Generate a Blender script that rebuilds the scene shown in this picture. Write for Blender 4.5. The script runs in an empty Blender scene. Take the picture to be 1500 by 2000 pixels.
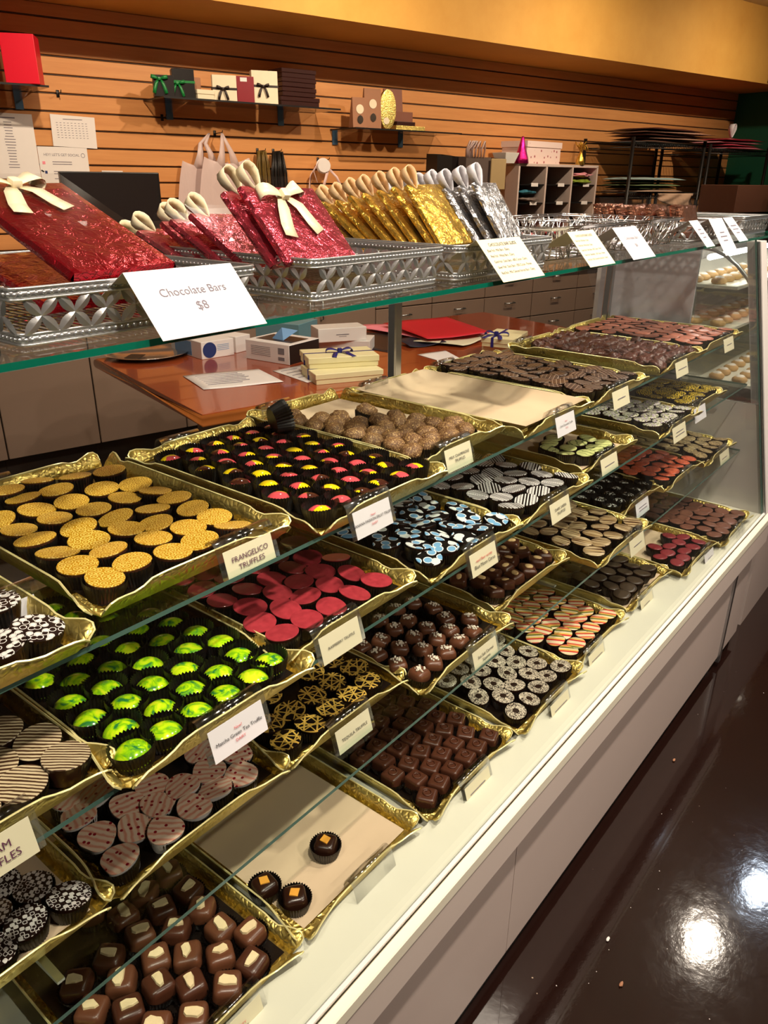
import bpy, bmesh, math, random
from mathutils import Vector, Matrix, Euler
PI = math.pi
random.seed(7)
SC = bpy.context.scene
COL = SC.collection

# ------------------------------------------------------------------ camera
H = 1.40
RM = Matrix(((0.6265067926499313, 0.3034417926203639, -0.7179222222879272),
             (-0.77935854777997, 0.2550730805869133, -0.572309337301252),
             (0.00946006161671999, 0.9180745078975029, 0.3962949724422022)))
cam_d = bpy.data.cameras.new('camera')
cam = bpy.data.objects.new('camera', cam_d)
COL.objects.link(cam)
cam_d.sensor_fit = 'VERTICAL'
cam_d.sensor_height = 36.0
cam_d.lens = 27.0
cam_d.clip_start = 0.02
cam.matrix_world = Matrix.Translation((0, 0, H)) @ RM.to_4x4()
SC.camera = cam

# ------------------------------------------------------------------ view, world
SC.view_settings.view_transform = 'Standard'
SC.view_settings.look = 'None'
SC.view_settings.gamma = 1.0
SC.view_settings.use_curve_mapping = False
SC.view_settings.exposure = -0.72
SC.cycles.transparent_max_bounces = 40
SC.cycles.max_bounces = 12
SC.cycles.glossy_bounces = 5
SC.cycles.transmission_bounces = 8
SC.cycles.caustics_reflective = False
SC.cycles.caustics_refractive = False
SC.cycles.sample_clamp_indirect = 4.0
W = bpy.data.worlds.new('world'); SC.world = W; W.use_nodes = True
bgn = W.node_tree.nodes['Background']
bgn.inputs[0].default_value = (1.0, 0.80, 0.62, 1)
bgn.inputs[1].default_value = 0.16

WALL_A = math.radians(-14.0)
WD = Vector((math.cos(WALL_A), math.sin(WALL_A), 0)); WN = Vector((math.sin(WALL_A), -math.cos(WALL_A), 0))
W0 = Vector((3.69, 3.38, 0))
def WP(s, off, z):
    """a point given along the slat wall, off it towards the shop, and above the floor"""
    return W0 + WD*s + WN*off + Vector((0, 0, z))
def ray(u, v):
    return RM @ Vector((u-750.0, 1000.0-v, -1500.0))
def U(u, v, z):
    r = ray(u, v); return r*((z-H)/r.z) + Vector((0, 0, H))

CEIL = 2.61
def lamp(name, loc, target, power, size, color, spread=None):
    d = bpy.data.lights.new(name, 'AREA'); d.shape = 'DISK'; d.size = size
    d.energy = power; d.color = color
    if spread: d.spread = math.radians(spread)
    o = bpy.data.objects.new(name, d); COL.objects.link(o)
    o.location = loc
    o.rotation_euler = (Vector(target)-Vector(loc)).to_track_quat('-Z', 'Y').to_euler()
    return o
WARM = (1.0, 0.80, 0.58); SOFTW = (1.0, 0.86, 0.70); COOL = (0.72, 0.84, 1.0)
LAMPS = [  # ceiling downlights, the outer shop-side pair added as fill: position, aim, power, diameter, colour, beam
 ((0.30, -0.12), (0.55, 0.62, 0.9), 16, .08, SOFTW, 100),
 ((1.30, -0.12), (1.4, 0.62, 0.9), 16, .08, SOFTW, 100),
 ((2.35, -0.10), (2.2, 0.62, 0.9), 15, .08, SOFTW, 100),
 ((-0.75, 0.10), (0.0, 0.7, 0.9), 11, .08, SOFTW, 110),
 ((3.57, 0.475), (3.3, 0.5, 0), 18, .055, SOFTW, 130),
 ((4.15, 0.316), (4.1, 0.2, 0), 14, .05, COOL, 130),
 ((0.75, -1.75), (0.95, 0.4, 0.35), 9, .10, SOFTW, 70),  # added lamp farther out, put in to brighten the case base
 ((2.05, -1.75), (2.1, 0.4, 0.35), 8, .10, SOFTW, 70),  # second added lamp, fills the base panels and lower tray fronts
]
for k, s in enumerate((-1.75, -0.35, 1.25, 2.9)):
    p = WP(s, 1.73, 0); q = WP(s+.15, 0, 1.35)
    LAMPS.append(((p.x, p.y), tuple(q), (23, 24, 21, 15)[k], .07, WARM, 110))
LAMPS.append(((1.75, 1.45), (1.6, 1.7, 0.8), 10, .12, SOFTW, 140))
# ------------------------------------------------------------------ mesh helpers
class MB:
    def __init__(s): s.v = []; s.f = []; s.m = []; s.mi = 0
    def add(s, vs, fs, M=None):
        b = len(s.v)
        for p in vs:
            p = Vector(p); s.v.append(tuple(M @ p) if M is not None else tuple(p))
        for f in fs: s.f.append(tuple(b+i for i in f)); s.m.append(s.mi)
        return s
    def box(s, c, d, M=None):
        x, y, z = c; a, b, h = d[0]/2, d[1]/2, d[2]/2
        vs = [(x+i*a, y+j*b, z+k*h) for k in (-1, 1) for j in (-1, 1) for i in (-1, 1)]
        return s.add(vs, [(0,2,3,1), (4,5,7,6), (0,1,5,4), (2,6,7,3), (0,4,6,2), (1,3,7,5)], M)
    def rbox(s, c, d, r=.003, seg=2, M=None):
        bm = bmesh.new(); bmesh.ops.create_cube(bm, size=1)
        for v in bm.verts: v.co = Vector((v.co.x*d[0], v.co.y*d[1], v.co.z*d[2]))
        bmesh.ops.bevel(bm, geom=bm.edges[:], offset=r, segments=seg, profile=.6, affect='EDGES')
        bm.verts.index_update()
        vs = [v.co+Vector(c) for v in bm.verts]; fs = [[v.index for v in f.verts] for f in bm.faces]
        bm.free(); return s.add(vs, fs, M)
    def tube(s, pts, r, n=8, closed=False, M=None, caps=True):
        pts = [Vector(p) for p in pts]; N = len(pts); vs = []; fs = []
        up = Vector((0, 0, 1)); prev = None
        for i, p in enumerate(pts):
            if closed: t = pts[(i+1) % N]-pts[i-1]
            else: t = pts[min(i+1, N-1)]-pts[max(i-1, 0)]
            if t.length < 1e-9: t = Vector((0, 0, 1))
            t.normalize()
            if prev is None:
                a = t.cross(up if abs(t.z) < .95 else Vector((1, 0, 0))).normalized()
            else:
                a = (prev - t*prev.dot(t))
                a = a.normalized() if a.length > 1e-6 else t.orthogonal().normalized()
            prev = a; b = t.cross(a)
            rr = r[i] if isinstance(r, (list, tuple)) else r
            for k in range(n):
                an = 2*PI*k/n; vs.append(p+a*math.cos(an)*rr+b*math.sin(an)*rr)
        for i in range(N if closed else N-1):
            j = (i+1) % N
            for k in range(n):
                l = (k+1) % n; fs.append((i*n+k, i*n+l, j*n+l, j*n+k))
        if caps and not closed:
            fs.append(tuple(range(n))[::-1]); fs.append(tuple((N-1)*n+k for k in range(n)))
        return s.add(vs, fs, M)
    def rev(s, prof, n=24, shape=None, M=None, cap0=True, cap1=True):
        """profile (r,z) turned about z; shape(angle) scales the radius"""
        vs = []; fs = []
        for r, z in prof:
            for k in range(n):
                a = 2*PI*k/n; q = r*(shape(a) if shape else 1)
                vs.append((q*math.cos(a), q*math.sin(a), z))
        for i in range(len(prof)-1):
            for k in range(n):
                l = (k+1) % n; fs.append((i*n+k, i*n+l, (i+1)*n+l, (i+1)*n+k))
        if cap0: fs.append(tuple(range(n))[::-1])
        if cap1: fs.append(tuple((len(prof)-1)*n+k for k in range(n)))
        return s.add(vs, fs, M)
    def strip(s, pts, w, side, M=None):
        """a ribbon of width w along pts; side = width direction (vector or list)"""
        vs = []; fs = []
        for i, p in enumerate(pts):
            d = Vector(side[i] if isinstance(side, list) else side)
            ww = w[i] if isinstance(w, list) else w
            vs += [Vector(p)-d*ww/2, Vector(p)+d*ww/2]
        for i in range(len(pts)-1): fs.append((2*i, 2*i+1, 2*i+3, 2*i+2))
        return s.add(vs, fs, M)
    def build(s, name, mats, parent=None, smooth=False, loc=None, rotz=None, solid=None):
        me = bpy.data.meshes.new(name); me.from_pydata(s.v, [], s.f)
        if not isinstance(mats, (list, tuple)): mats = [mats]
        for m in mats: me.materials.append(m)
        if len(mats) > 1:
            for p, i in zip(me.polygons, s.m): p.material_index = i
        if smooth:
            for p in me.polygons: p.use_smooth = True
            if smooth == 'auto':
                me.set_sharp_from_angle(angle=math.radians(38))
        me.update()
        o = bpy.data.objects.new(name, me); COL.objects.link(o)
        if parent: o.parent = parent
        if loc is not None: o.location = loc
        if rotz is not None: o.rotation_euler = (0, 0, rotz)
        if solid:
            md = o.modifiers.new('thickness', 'SOLIDIFY'); md.thickness = solid; md.offset = 0
        return o
def tag(o, label, cat, group=None, kind=None):
    o['label'] = label; o['category'] = cat
    if group: o['group'] = group
    if kind: o['kind'] = kind
    return o
def struct(o): o['kind'] = 'structure'; return o
def thing(name, label, cat, loc=(0,0,0), rotz=0, group=None):
    o = bpy.data.objects.new(name, None); COL.objects.link(o); o.empty_display_size = .05
    o.location = loc; o.rotation_euler = (0, 0, rotz)
    return tag(o, label, cat, group)
def copy_tree(o, parent=None):
    c = o.copy(); COL.objects.link(c)
    if parent is not None: c.parent = parent
    for ch in list(o.children): copy_tree(ch, c)
    return c
def RX(a): return Matrix.Rotation(a, 4, 'X')
def RY(a): return Matrix.Rotation(a, 4, 'Y')
def RZ(a): return Matrix.Rotation(a, 4, 'Z')
def T(x, y, z): return Matrix.Translation((x, y, z))
_fonts = {}
def text(name, s, size, mat, parent, M, align='CENTER', sx=1.0, spacing=1.0):
    c = bpy.data.curves.new(name, 'FONT'); c.body = s; c.size = size; c.align_x = align; c.align_y = 'CENTER'
    c.resolution_u = 3; c.space_line = spacing
    t = bpy.data.objects.new(name+'_tmp', c); COL.objects.link(t)
    bpy.context.view_layer.update()
    dg = bpy.context.evaluated_depsgraph_get()
    me = bpy.data.meshes.new_from_object(t.evaluated_get(dg))
    bpy.data.objects.remove(t); bpy.data.curves.remove(c)
    me.transform(M @ Matrix.Diagonal((sx, 1, 1, 1)))
    me.materials.clear(); me.materials.append(mat)
    o = bpy.data.objects.new(name, me); COL.objects.link(o); o.parent = parent
    return o

# ------------------------------------------------------------------ materials
def srgb(r, g, b):
    f = lambda c: (c/12.92 if c <= .04045 else ((c+.055)/1.055)**2.4)
    return (f(r/255), f(g/255), f(b/255), 1)
class N:
    def __init__(s, name):
        s.mat = bpy.data.materials.new(name); s.mat.use_nodes = True
        s.t = s.mat.node_tree; s.p = s.t.nodes['Principled BSDF']
    def n(s, ty, **kw):
        x = s.t.nodes.new(ty)
        for k, v in kw.items(): setattr(x, k, v)
        return x
    def l(s, a, b): s.t.links.new(a, b)
    def val(s, x, sock):
        if hasattr(x, 'is_linked') or hasattr(x, 'links'): s.l(x, sock)
        else: sock.default_value = x
    def math(s, op, a, b=0.0, c=None):
        x = s.n('ShaderNodeMath', operation=op); s.val(a, x.inputs[0]); s.val(b, x.inputs[1])
        if c is not None: s.val(c, x.inputs[2])
        return x.outputs[0]
    def mix(s, f, a, b):
        x = s.n('ShaderNodeMix', data_type='RGBA'); s.val(f, x.inputs[0]); s.val(a, x.inputs[6]); s.val(b, x.inputs[7])
        return x.outputs[2]
    loc_attr = False
    def coord(s, scale=(1,1,1), rot=(0,0,0), loc=(0,0,0), rnd=0.0):
        if N.loc_attr:      # truffle finishes read the truffle's own coordinates, stored in its mesh
            tc = None; at = s.n('ShaderNodeAttribute', attribute_name='pos'); src = at.outputs['Vector']
        else:
            tc = s.n('ShaderNodeTexCoord'); src = tc.outputs['Object']
        mp = s.n('ShaderNodeMapping')
        mp.inputs['Scale'].default_value = scale; mp.inputs['Rotation'].default_value = rot; mp.inputs['Location'].default_value = loc
        v = src
        if rnd:
            oi = s.n('ShaderNodeObjectInfo'); m = s.n('ShaderNodeVectorMath', operation='SCALE')
            cb = s.n('ShaderNodeCombineXYZ'); s.l(oi.outputs['Random'], cb.inputs[0])
            s.l(s.math('MULTIPLY', oi.outputs['Random'], 7.3), cb.inputs[1])
            vo = cb.outputs[0]
            if N.loc_attr:
                a2 = s.n('ShaderNodeAttribute', attribute_name='shift'); a3 = s.n('ShaderNodeVectorMath', operation='ADD')
                s.l(vo, a3.inputs[0]); s.l(a2.outputs['Vector'], a3.inputs[1]); vo = a3.outputs[0]
            s.l(vo, m.inputs[0]); m.inputs['Scale'].default_value = rnd
            ad = s.n('ShaderNodeVectorMath', operation='ADD'); s.l(v, ad.inputs[0]); s.l(m.outputs[0], ad.inputs[1]); v = ad.outputs[0]
        s.l(v, mp.inputs[0]); return mp.outputs[0]
    def noise(s, vec, scale, detail=3, rough=.5, dist=0):
        x = s.n('ShaderNodeTexNoise'); s.l(vec, x.inputs['Vector']); x.inputs['Scale'].default_value = scale
        x.inputs['Detail'].default_value = detail; x.inputs['Roughness'].default_value = rough; x.inputs['Distortion'].default_value = dist
        return x.outputs[0]
    def voro(s, vec, scale, feature='F1', out='Distance', rnd=1.0):
        x = s.n('ShaderNodeTexVoronoi', feature=feature, voronoi_dimensions='2D' if N.loc_attr else '3D'); s.l(vec, x.inputs['Vector']); x.inputs['Scale'].default_value = scale
        x.inputs['Randomness'].default_value = rnd
        return x.outputs[out]
    def wave(s, vec, scale, dist=0, axis='X', dscale=1, prof='SIN'):
        x = s.n('ShaderNodeTexWave', bands_direction=axis, wave_profile=prof); s.l(vec, x.inputs['Vector'])
        x.inputs['Scale'].default_value = scale; x.inputs['Distortion'].default_value = dist; x.inputs['Detail Scale'].default_value = dscale
        return x.outputs['Fac']
    def step(s, x, lo, hi):
        m = s.n('ShaderNodeMapRange'); m.clamp = True; s.l(x, m.inputs[0]); m.inputs[1].default_value = lo; m.inputs[2].default_value = hi
        return m.outputs[0]
    def ramp(s, f, stops, interp='LINEAR'):
        x = s.n('ShaderNodeValToRGB'); s.l(f, x.inputs[0]); cr = x.color_ramp; cr.interpolation = interp
        while len(cr.elements) < len(stops): cr.elements.new(.5)
        for e, (p, c) in zip(cr.elements, stops): e.position = p; e.color = c
        return x.outputs[0]
    def bump(s, h, strength, dist):
        b = s.n('ShaderNodeBump'); b.inputs['Strength'].default_value = strength; b.inputs['Distance'].default_value = dist
        s.l(h, b.inputs['Height']); s.l(b.outputs[0], s.p.inputs['Normal'])
    def set(s, color=None, rough=.5, metal=0, spec=.5, coat=0, sheen=0):
        if color is not None: s.val(color, s.p.inputs['Base Color'])
        s.val(rough, s.p.inputs['Roughness']); s.p.inputs['Metallic'].default_value = metal
        s.p.inputs['Specular IOR Level'].default_value = spec; s.p.inputs['Coat Weight'].default_value = coat
        return s.mat
def flat(name, c, rough=.5, metal=0, spec=.5, coat=0, var=.06, vs=30, bump=0, bs=200):
    n = N(name); v = n.coord()
    z = n.noise(v, vs, 3)
    a = tuple(max(0, x*(1-var)) for x in c[:3])+(1,); b = tuple(min(1, x*(1+var)) for x in c[:3])+(1,)
    n.set(n.mix(z, a, b), rough, metal, spec, coat)
    if bump: n.bump(n.noise(v, bs, 3), bump, .001)
    return n.mat
def glass(name, tint=(1,1,1,1), refl=1.0, rough=0.0, base=0.0):
    """thin clear sheet: lets light straight through and mirrors more at a grazing view"""
    n = N(name); n.t.nodes.remove(n.p)
    out = [x for x in n.t.nodes if x.type == 'OUTPUT_MATERIAL'][0]
    tr = n.n('ShaderNodeBsdfTransparent'); tr.inputs[0].default_value = tint
    gl = n.n('ShaderNodeBsdfGlossy'); gl.inputs['Roughness'].default_value = rough; gl.inputs[0].default_value = (1, 1, 1, 1)
    geo = n.n('ShaderNodeNewGeometry')
    fr = n.n('ShaderNodeFresnel'); fr.inputs[0].default_value = 1.45
    # same curve on both sides of the sheet
    lw = n.n('ShaderNodeLayerWeight'); lw.inputs[0].default_value = .5
    f5 = n.math('POWER', lw.outputs['Facing'], 4.5)
    f = n.math('MINIMUM', n.math('ADD', n.math('MULTIPLY', f5, .95*refl), .035*refl+base), 1.0)
    mx = n.n('ShaderNodeMixShader'); n.l(f, mx.inputs[0]); n.l(tr.outputs[0], mx.inputs[1]); n.l(gl.outputs[0], mx.inputs[2])
    n.l(mx.outputs[0], out.inputs[0]); n.t.nodes.remove(fr); n.t.nodes.remove(geo)
    return n.mat
def emit(name, c, s):
    n = N(name); n.set((0,0,0,1)); n.p.inputs['Emission Color'].default_value = c; n.p.inputs['Emission Strength'].default_value = s
    return n.mat
M = {}
M['glass'] = glass('clear_glass', (.985, .995, .99, 1), .6)
M['glass_shelf'] = glass('shelf_glass', (.93, .965, .95, 1), .55)
n = N('green_glass_edge'); v = n.coord(); n.set(n.mix(n.noise(v, 6), srgb(0, 84, 66), srgb(6, 112, 90)), .12, 0, .5, .3); M['edge'] = n.mat
n = N('pale_glass_edge'); v = n.coord(); n.set(n.mix(n.noise(v, 6), srgb(60, 96, 88), srgb(96, 128, 118)), .15, 0, .5, .3); M['edge2'] = n.mat
M['acrylic'] = glass('clear_acrylic', (.965, .965, .96, 1), 1.0, .12, .02)
M['cello'] = glass('cellophane', (.98, .98, .98, 1), .55, .16, .0)
M['white_lam'] = flat('white_laminate', srgb(226, 226, 208), .28, var=.02)
M['cream_lam'] = flat('cream_edge', srgb(240, 234, 214), .35, var=.02)
M['kick'] = flat('pinkish_grey_laminate', srgb(218, 203, 196), .32, var=.03, vs=4)
M['kick2'] = flat('grey_mauve_panel', srgb(212, 195, 189), .22, var=.05, vs=3)
M['alu'] = flat('brushed_aluminium', (.55, .57, .58, 1), .3, 1, var=.08, vs=90)
M['end_grey'] = flat('grey_end_panel', srgb(206, 200, 194), .12, 0, .6, .3, var=.03)
M['steel'] = flat('bright_steel', (.75, .75, .74, 1), .18, 1)
M['silver'] = flat('silver_metal', (.68, .69, .70, 1), .30, .88, var=.1, bump=.2)
M['wire'] = flat('twig_wire', (.8, .8, .82, 1), .22, 1)
def golden(name, a, b, rough=.26, sc=170):
    n = N(name); v = n.coord(); d = n.voro(v, sc, 'DISTANCE_TO_EDGE'); z = n.noise(v, 60)
    n.set(n.mix(z, a, b), n.math('ADD', n.math('MULTIPLY', z, .2), rough), .9, .5)
    n.bump(n.step(d, 0, .3), .65, .0011); return n.mat
M['gold'] = golden('gold_card', srgb(214, 184, 92), srgb(236, 216, 134), .27, 120)
M['gold_rim'] = flat('gold_card_edge', srgb(250, 236, 168), .3, .3)
M['black_paper'] = flat('black_waxed_paper', srgb(26, 19, 15), .32, var=.5, vs=60, bump=.6, bs=90)
M['cup'] = flat('black_pleated_paper', srgb(15, 11, 9), .42, var=.2)
M['parch'] = flat('parchment', srgb(214, 190, 158), .6, var=.06, vs=12, bump=.15, bs=60)
M['dark_choc'] = flat('dark_chocolate', srgb(44, 22, 13), .28, var=.2)
M['milk_choc'] = flat('milk_chocolate', srgb(100, 60, 40), .33, var=.12)
M['mid_choc'] = flat('brown_chocolate', srgb(76, 42, 28), .3, var=.15)
M['card'] = flat('cream_card', srgb(226, 219, 188), .55, var=.015)
M['card_white'] = flat('white_card', srgb(226, 224, 228), .5, var=.01)
M['ink'] = flat('purple_ink', srgb(96, 48, 78), .6)
M['ink_black'] = flat('black_ink', srgb(44, 38, 44), .6)
M['ink_grey'] = flat('grey_ink', srgb(120, 112, 124), .6)
M['ink_red'] = flat('red_ink', srgb(214, 80, 82), .6)
M['white'] = flat('white_matte', srgb(232, 226, 222), .5, var=.02)
M['black'] = flat('black_plastic', srgb(20, 18, 18), .35)
M['black_metal'] = flat('black_metal', srgb(24, 20, 18), .4, .3)
# ------------------------------------------------------------------ room shell
n = N('dark_stained_floor'); v = n.coord()
z1 = n.noise(v, 2.2, 5, .6); z2 = n.noise(v, 26, 4, .7)
sp = n.step(n.voro(v, 38, 'F1', 'Distance'), .075, .04)
base = n.mix(z1, srgb(20, 9, 7), srgb(38, 21, 17))
base = n.mix(n.math('MULTIPLY', sp, n.step(n.noise(v, 9), .60, .64)), base, srgb(170, 150, 130))
n.set(base, n.math('ADD', n.math('MULTIPLY', z2, .08), .04), 0, .7, .6); n.p.inputs['Coat Roughness'].default_value = .03
n.bump(n.noise(v, 45, 4, .6), .10, .002); M['floor'] = n.mat
mb = MB(); mb.box((3, 1.2, -.05), (13, 10, .1)); struct(mb.build('floor', M['floor']))

n = N('maple_slats'); v = n.coord(scale=(.35, 1, 5)); w = n.noise(v, 7, 4, .55, .6); w2 = n.noise(v, 38, 3)
n.set(n.mix(n.math('ADD', n.math('MULTIPLY', w, .75), n.math('MULTIPLY', w2, .25)), srgb(186, 118, 64), srgb(226, 164, 102)), .42, 0, .4); M['slat'] = n.mat
M['groove'] = flat('groove_metal', srgb(104, 84, 70), .5, .2)
n = N('ochre_sponged_paint'); v = n.coord(); w = n.noise(v, 2.2, 5, .65)
n.set(n.mix(w, srgb(196, 138, 52), srgb(232, 182, 92)), .7); M['ochre'] = n.mat
M['ceil'] = flat('ceiling_paint', srgb(232, 222, 206), .8, var=.02)
M['green_wall'] = flat('dark_green_paint', srgb(18, 92, 66), .6, var=.1, vs=3)
M['maroon'] = flat('maroon_paint', srgb(92, 34, 22), .6)
M['cream_wall'] = flat('cream_paint', srgb(206, 178, 140), .8)

WROT = WALL_A
WMAT = lambda s, off, z: Matrix.Translation(WP(s, off, z)) @ RZ(WROT)   # local x along wall, local -y out to the shop
mb = MB()
S0, S1 = -3.4, 4.28
mb.mi = 0; mb.box(((S0+S1)/2, .03, 1.05), (S1-S0, .04, 2.12))
mb.mi = 1
k = 0; z = 2.118+.0762*.29
edges = [2.118]
zz = 2.064
while zz > .12: edges.append(zz); zz -= .0762
for a, b in zip(edges[:-1], edges[1:]):
    top = a-(0.004 if a < 2.1 else 0); bot = b+.004
    mb.mi = 1; mb.rbox(((S0+S1)/2, 0.001, (top+bot)/2), (S1-S0, .018, top-bot), .002, 1)
    mb.mi = 0; mb.box(((S0+S1)/2, .004, b+.0005), (S1-S0, .006, .003))
wall = mb.build('wall_back', [M['groove'], M['slat']], loc=WP(0, 0, 0), rotz=WROT); struct(wall)

mb = MB(); mb.box(((S0+S1)/2+.4, -.535/2+.1, (2.118+CEIL)/2+.002), (S1-S0+.8, .735, CEIL-2.118))
struct(mb.build('trim_1', M['ochre'], loc=WP(0, 0, 0), rotz=WROT))
mb = MB(); mb.box((3, 1.2, CEIL+.03), (13, 10, .06)); struct(mb.build('ceiling', M['ceil']))
mb = MB(); mb.box((.05, -.9, 1.3), (.1, 2.6, 2.6)); struct(mb.build('wall_right', M['green_wall'], loc=WP(S1-.02, 0, 0), rotz=WROT))
mb = MB(); mb.box((.35, -.35, .24), (.7, .7, .475)); struct(mb.build('trim_2', M['maroon'], loc=WP(3.74, .545, 2.13), rotz=WROT))
mb = MB(); mb.box((3, -3.2, 1.3), (13, .1, 2.6)); struct(mb.build('wall_front', M['cream_wall']))

# ceiling downlights, the added fill pair included: a recessed ring with its glowing lens, and the light itself just under it
M['lens'] = emit('lamp_lens', (1.0, .86, .68, 1), 14); M['lens_cool'] = emit('lamp_lens_cool', (.75, .86, 1, 1), 14)
for i, (p, tgt, pw, sz, c, sprd) in enumerate(LAMPS):
    where = 'beside the soffit over the back wall' if i in (8, 9, 10, 11) else ('over the staff aisle' if i == 12 else 'over the shop side of the display case')
    t = thing('ceiling_downlight', 'round recessed white ceiling downlight '+where, 'light', (p[0], p[1], CEIL), 0, 'downlights '+where)  # the two added fill lamps share the shop-side wording
    mb = MB(); mb.rev([(sz*.62, 0), (sz*.86, 0), (sz*.86, -.008), (sz*.66, -.012), (sz*.62, -.004)], 28, cap0=False, cap1=False)
    mb.build('trim_ring', M['white'], t, 'auto')
    mb = MB(); mb.rev([(sz*.62, -.003), (sz*.4, -.004), (.002, -.004)], 24, cap0=False); mb.build('lens', M['lens_cool'] if c is COOL else M['lens'], t)
    lamp('downlight_beam', (p[0], p[1], CEIL-.02), tgt, pw, sz, c, sprd)

# ------------------------------------------------------------------ the display case (x along the counter, y towards the staff side)
XL, XR = -.75, 2.42
ZD, ZC, ZB, ZA, ZT = .47, .66, .86, .992, 1.265
YF = .417
YE = {'A': .602, 'B': .557, 'C': .540}
ZS = {'A': ZA, 'B': ZB, 'C': ZC, 'D': ZD}
case = thing('display_case', 'long slanted glass display case full of truffle trays on a white base', 'display case', (XL, YF, 0))
CM = Matrix.Translation((-XL, -YF, 0))
def cpart(name, mb, mats, smooth=False, label=None):
    o = mb.build(name, mats, case, smooth)
    o.data.transform(CM)
    if label: o['label'] = label
    return o
def slab(x0, x1, y0, y1, zt, th, name, face, edge, label=None):
    mb = MB()
    vs = [(x, y, z) for z in (zt-th, zt) for y in (y0, y1) for x in (x0, x1)]
    mb.mi = 0; mb.add(vs, [(0,2,3,1), (4,5,7,6)]); mb.mi = 1; mb.add(vs, [(0,1,5,4), (2,6,7,3), (0,4,6,2), (1,3,7,5)])
    return cpart(name, mb, [face, edge], label=label)
mb = MB(); mb.box(((XL+XR)/2, (.44+1.06)/2, ZD-.012), (XR-XL, .62, .024)); cpart('deck', mb, M['white_lam'], label='pale greenish white laminate floor of the case')
mb = MB(); mb.rbox(((XL+XR)/2+.01, YF+.0085, ZD-.012), (XR-XL+.02, .017, .024), .002, 1); cpart('ledge_strip', mb, M['cream_lam'], label='bright cream front edge strip')
mb = MB(); mb.box(((XL+XR)/2+.01, YF+.012, .418), (XR-XL+.02, .02, .079)); cpart('fascia', mb, M['kick'])
mb = MB(); mb.rbox(((XL+XR)/2, YF+.0215, ZD+.003), (XR-XL, .007, .008), .002, 1); cpart('glass_channel', mb, M['white'])
for a, b in ((XL, .95), (.952, 2.245), (2.262, XR+.02)):
    mb = MB(); mb.box(((a+b)/2, YF+.03+.009, .21), (b-a, .018, .34)); cpart('kick_panel', mb, M['kick2'])
mb = MB(); mb.box((2.2535, YF+.034, .20), (.02, .02, .36)); cpart('seam_strip', mb, M['alu'], label='grey metal strip between two base panels')
mb = MB(); mb.box(((XL+XR)/2, YF+.07, .02), (XR-XL, .06, .04)); cpart('plinth', mb, M['black'])
mb = MB(); mb.box(((XL+XR)/2, 1.05, .24), (XR-XL, .02, .44)); cpart('back_panel', mb, M['kick2'])
slab(XL, 2.78, .607, .985, ZT, .0062, 'top_glass', M['glass_shelf'], M['edge'], 'thick glass top with a green front edge')
for nme, z in (('A', ZA), ('B', ZB), ('C', ZC)):
    slab(XL, XR-.01, YE[nme], 1.025, z, .0055, 'glass_shelf', M['glass_shelf'], M['edge2'])
# slanted front pane
def fy(z): return .4385+(z-ZD)*(.606-.4385)/(1.257-ZD)
mb = MB()
vs = [(x, fy(z)+d, z) for d in (0, .005) for z in (ZD+.002, 1.2585) for x in (XL, XR-.012)]
mb.mi = 0; mb.add(vs, [(0,1,3,2), (4,6,7,5)]); mb.mi = 1; mb.add(vs, [(0,4,5,1), (2,3,7,6), (0,2,6,4), (1,5,7,3)])
cpart('front_glass', mb, [M['glass'], M['edge2']], label='clear slanted front pane')
# end: grey lower panel, clear upper pane, slanted white frame
mb = MB(); mb.add([(XR, .445, ZD), (XR, 1.05, ZD), (XR, 1.05, .80), (XR, fy(.80), .80), (XR+.012, .445, ZD), (XR+.012, 1.05, ZD), (XR+.012, 1.05, .80), (XR+.012, fy(.80), .80)],
   [(0,1,2,3), (4,7,6,5), (0,4,5,1), (1,5,6,2), (2,6,7,3), (3,7,4,0)]); cpart('end_panel', mb, M['end_grey'], label='grey lower end panel')
mb = MB()
P = [(fy(.80), .80), (.73, .80), (.76, 1.25), (fy(1.25), 1.25)]
M['end_lilac'] = flat('lilac_grey_panel', srgb(208, 204, 210), .10, 0, .6, .5, var=.04, vs=5)
mb.box((XR+.006, .905, 1.025), (.010, .30, .45)); cpart('end_board', mb, M['end_lilac'], label='glossy lilac grey upper end board'); mb = MB()
mb.add([(XR+.003, y, z) for y, z in P]+[(XR+.008, y, z) for y, z in P], [(0,1,2,3), (4,7,6,5), (0,4,5,1), (1,5,6,2), (2,6,7,3), (3,7,4,0)])
M['end_glass'] = glass('end_glass', (.93, .94, .94, 1), 1.2, .01, .10)
cpart('end_glass', mb, M['end_glass'])
mb = MB()
for d0, d1, x0, x1 in ((-.004, .006, XR-.006, XR+.004), (-.004, .034, XR+.016, XR+.075)):
    vs = [(x, fy(z)+d, z) for z in (ZD-.01, 1.253) for d in (d0, d1) for x in (x0, x1)]
    mb.mi = 0 if x1 > XR+.05 else 1
    mb.add(vs, [(0,2,3,1), (4,5,7,6), (0,1,5,4), (2,6,7,3), (0,4,6,2), (1,3,7,5)])
cpart('end_frame', mb, [M['white'], M['alu']], label='slanted white and metal end frame')
for x in (.21, 1.285, 2.365):
    mb = MB(); mb.rbox((x, 1.0, (ZD+1.25)/2), (.024, .022, 1.25-ZD), .003, 1); cpart('upright', mb, M['alu'])
    for nme in 'ABC':
        mb = MB(); z = ZS[nme]-.007
        mb.add([(x+i*.004, y, zz) for i in (-1, 1) for y, zz in ((YE[nme]+.04, z-.004), (YE[nme]+.04, z-.0005), (.99, z-.0005), (.99, z-.05), (.9, z-.042))],
               [(0,1,2,3,4), (9,8,7,6,5), (0,5,6,1), (1,6,7,2), (2,7,8,3), (3,8,9,4), (4,9,5,0)])
        cpart('shelf_bracket', mb, M['alu'])

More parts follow.
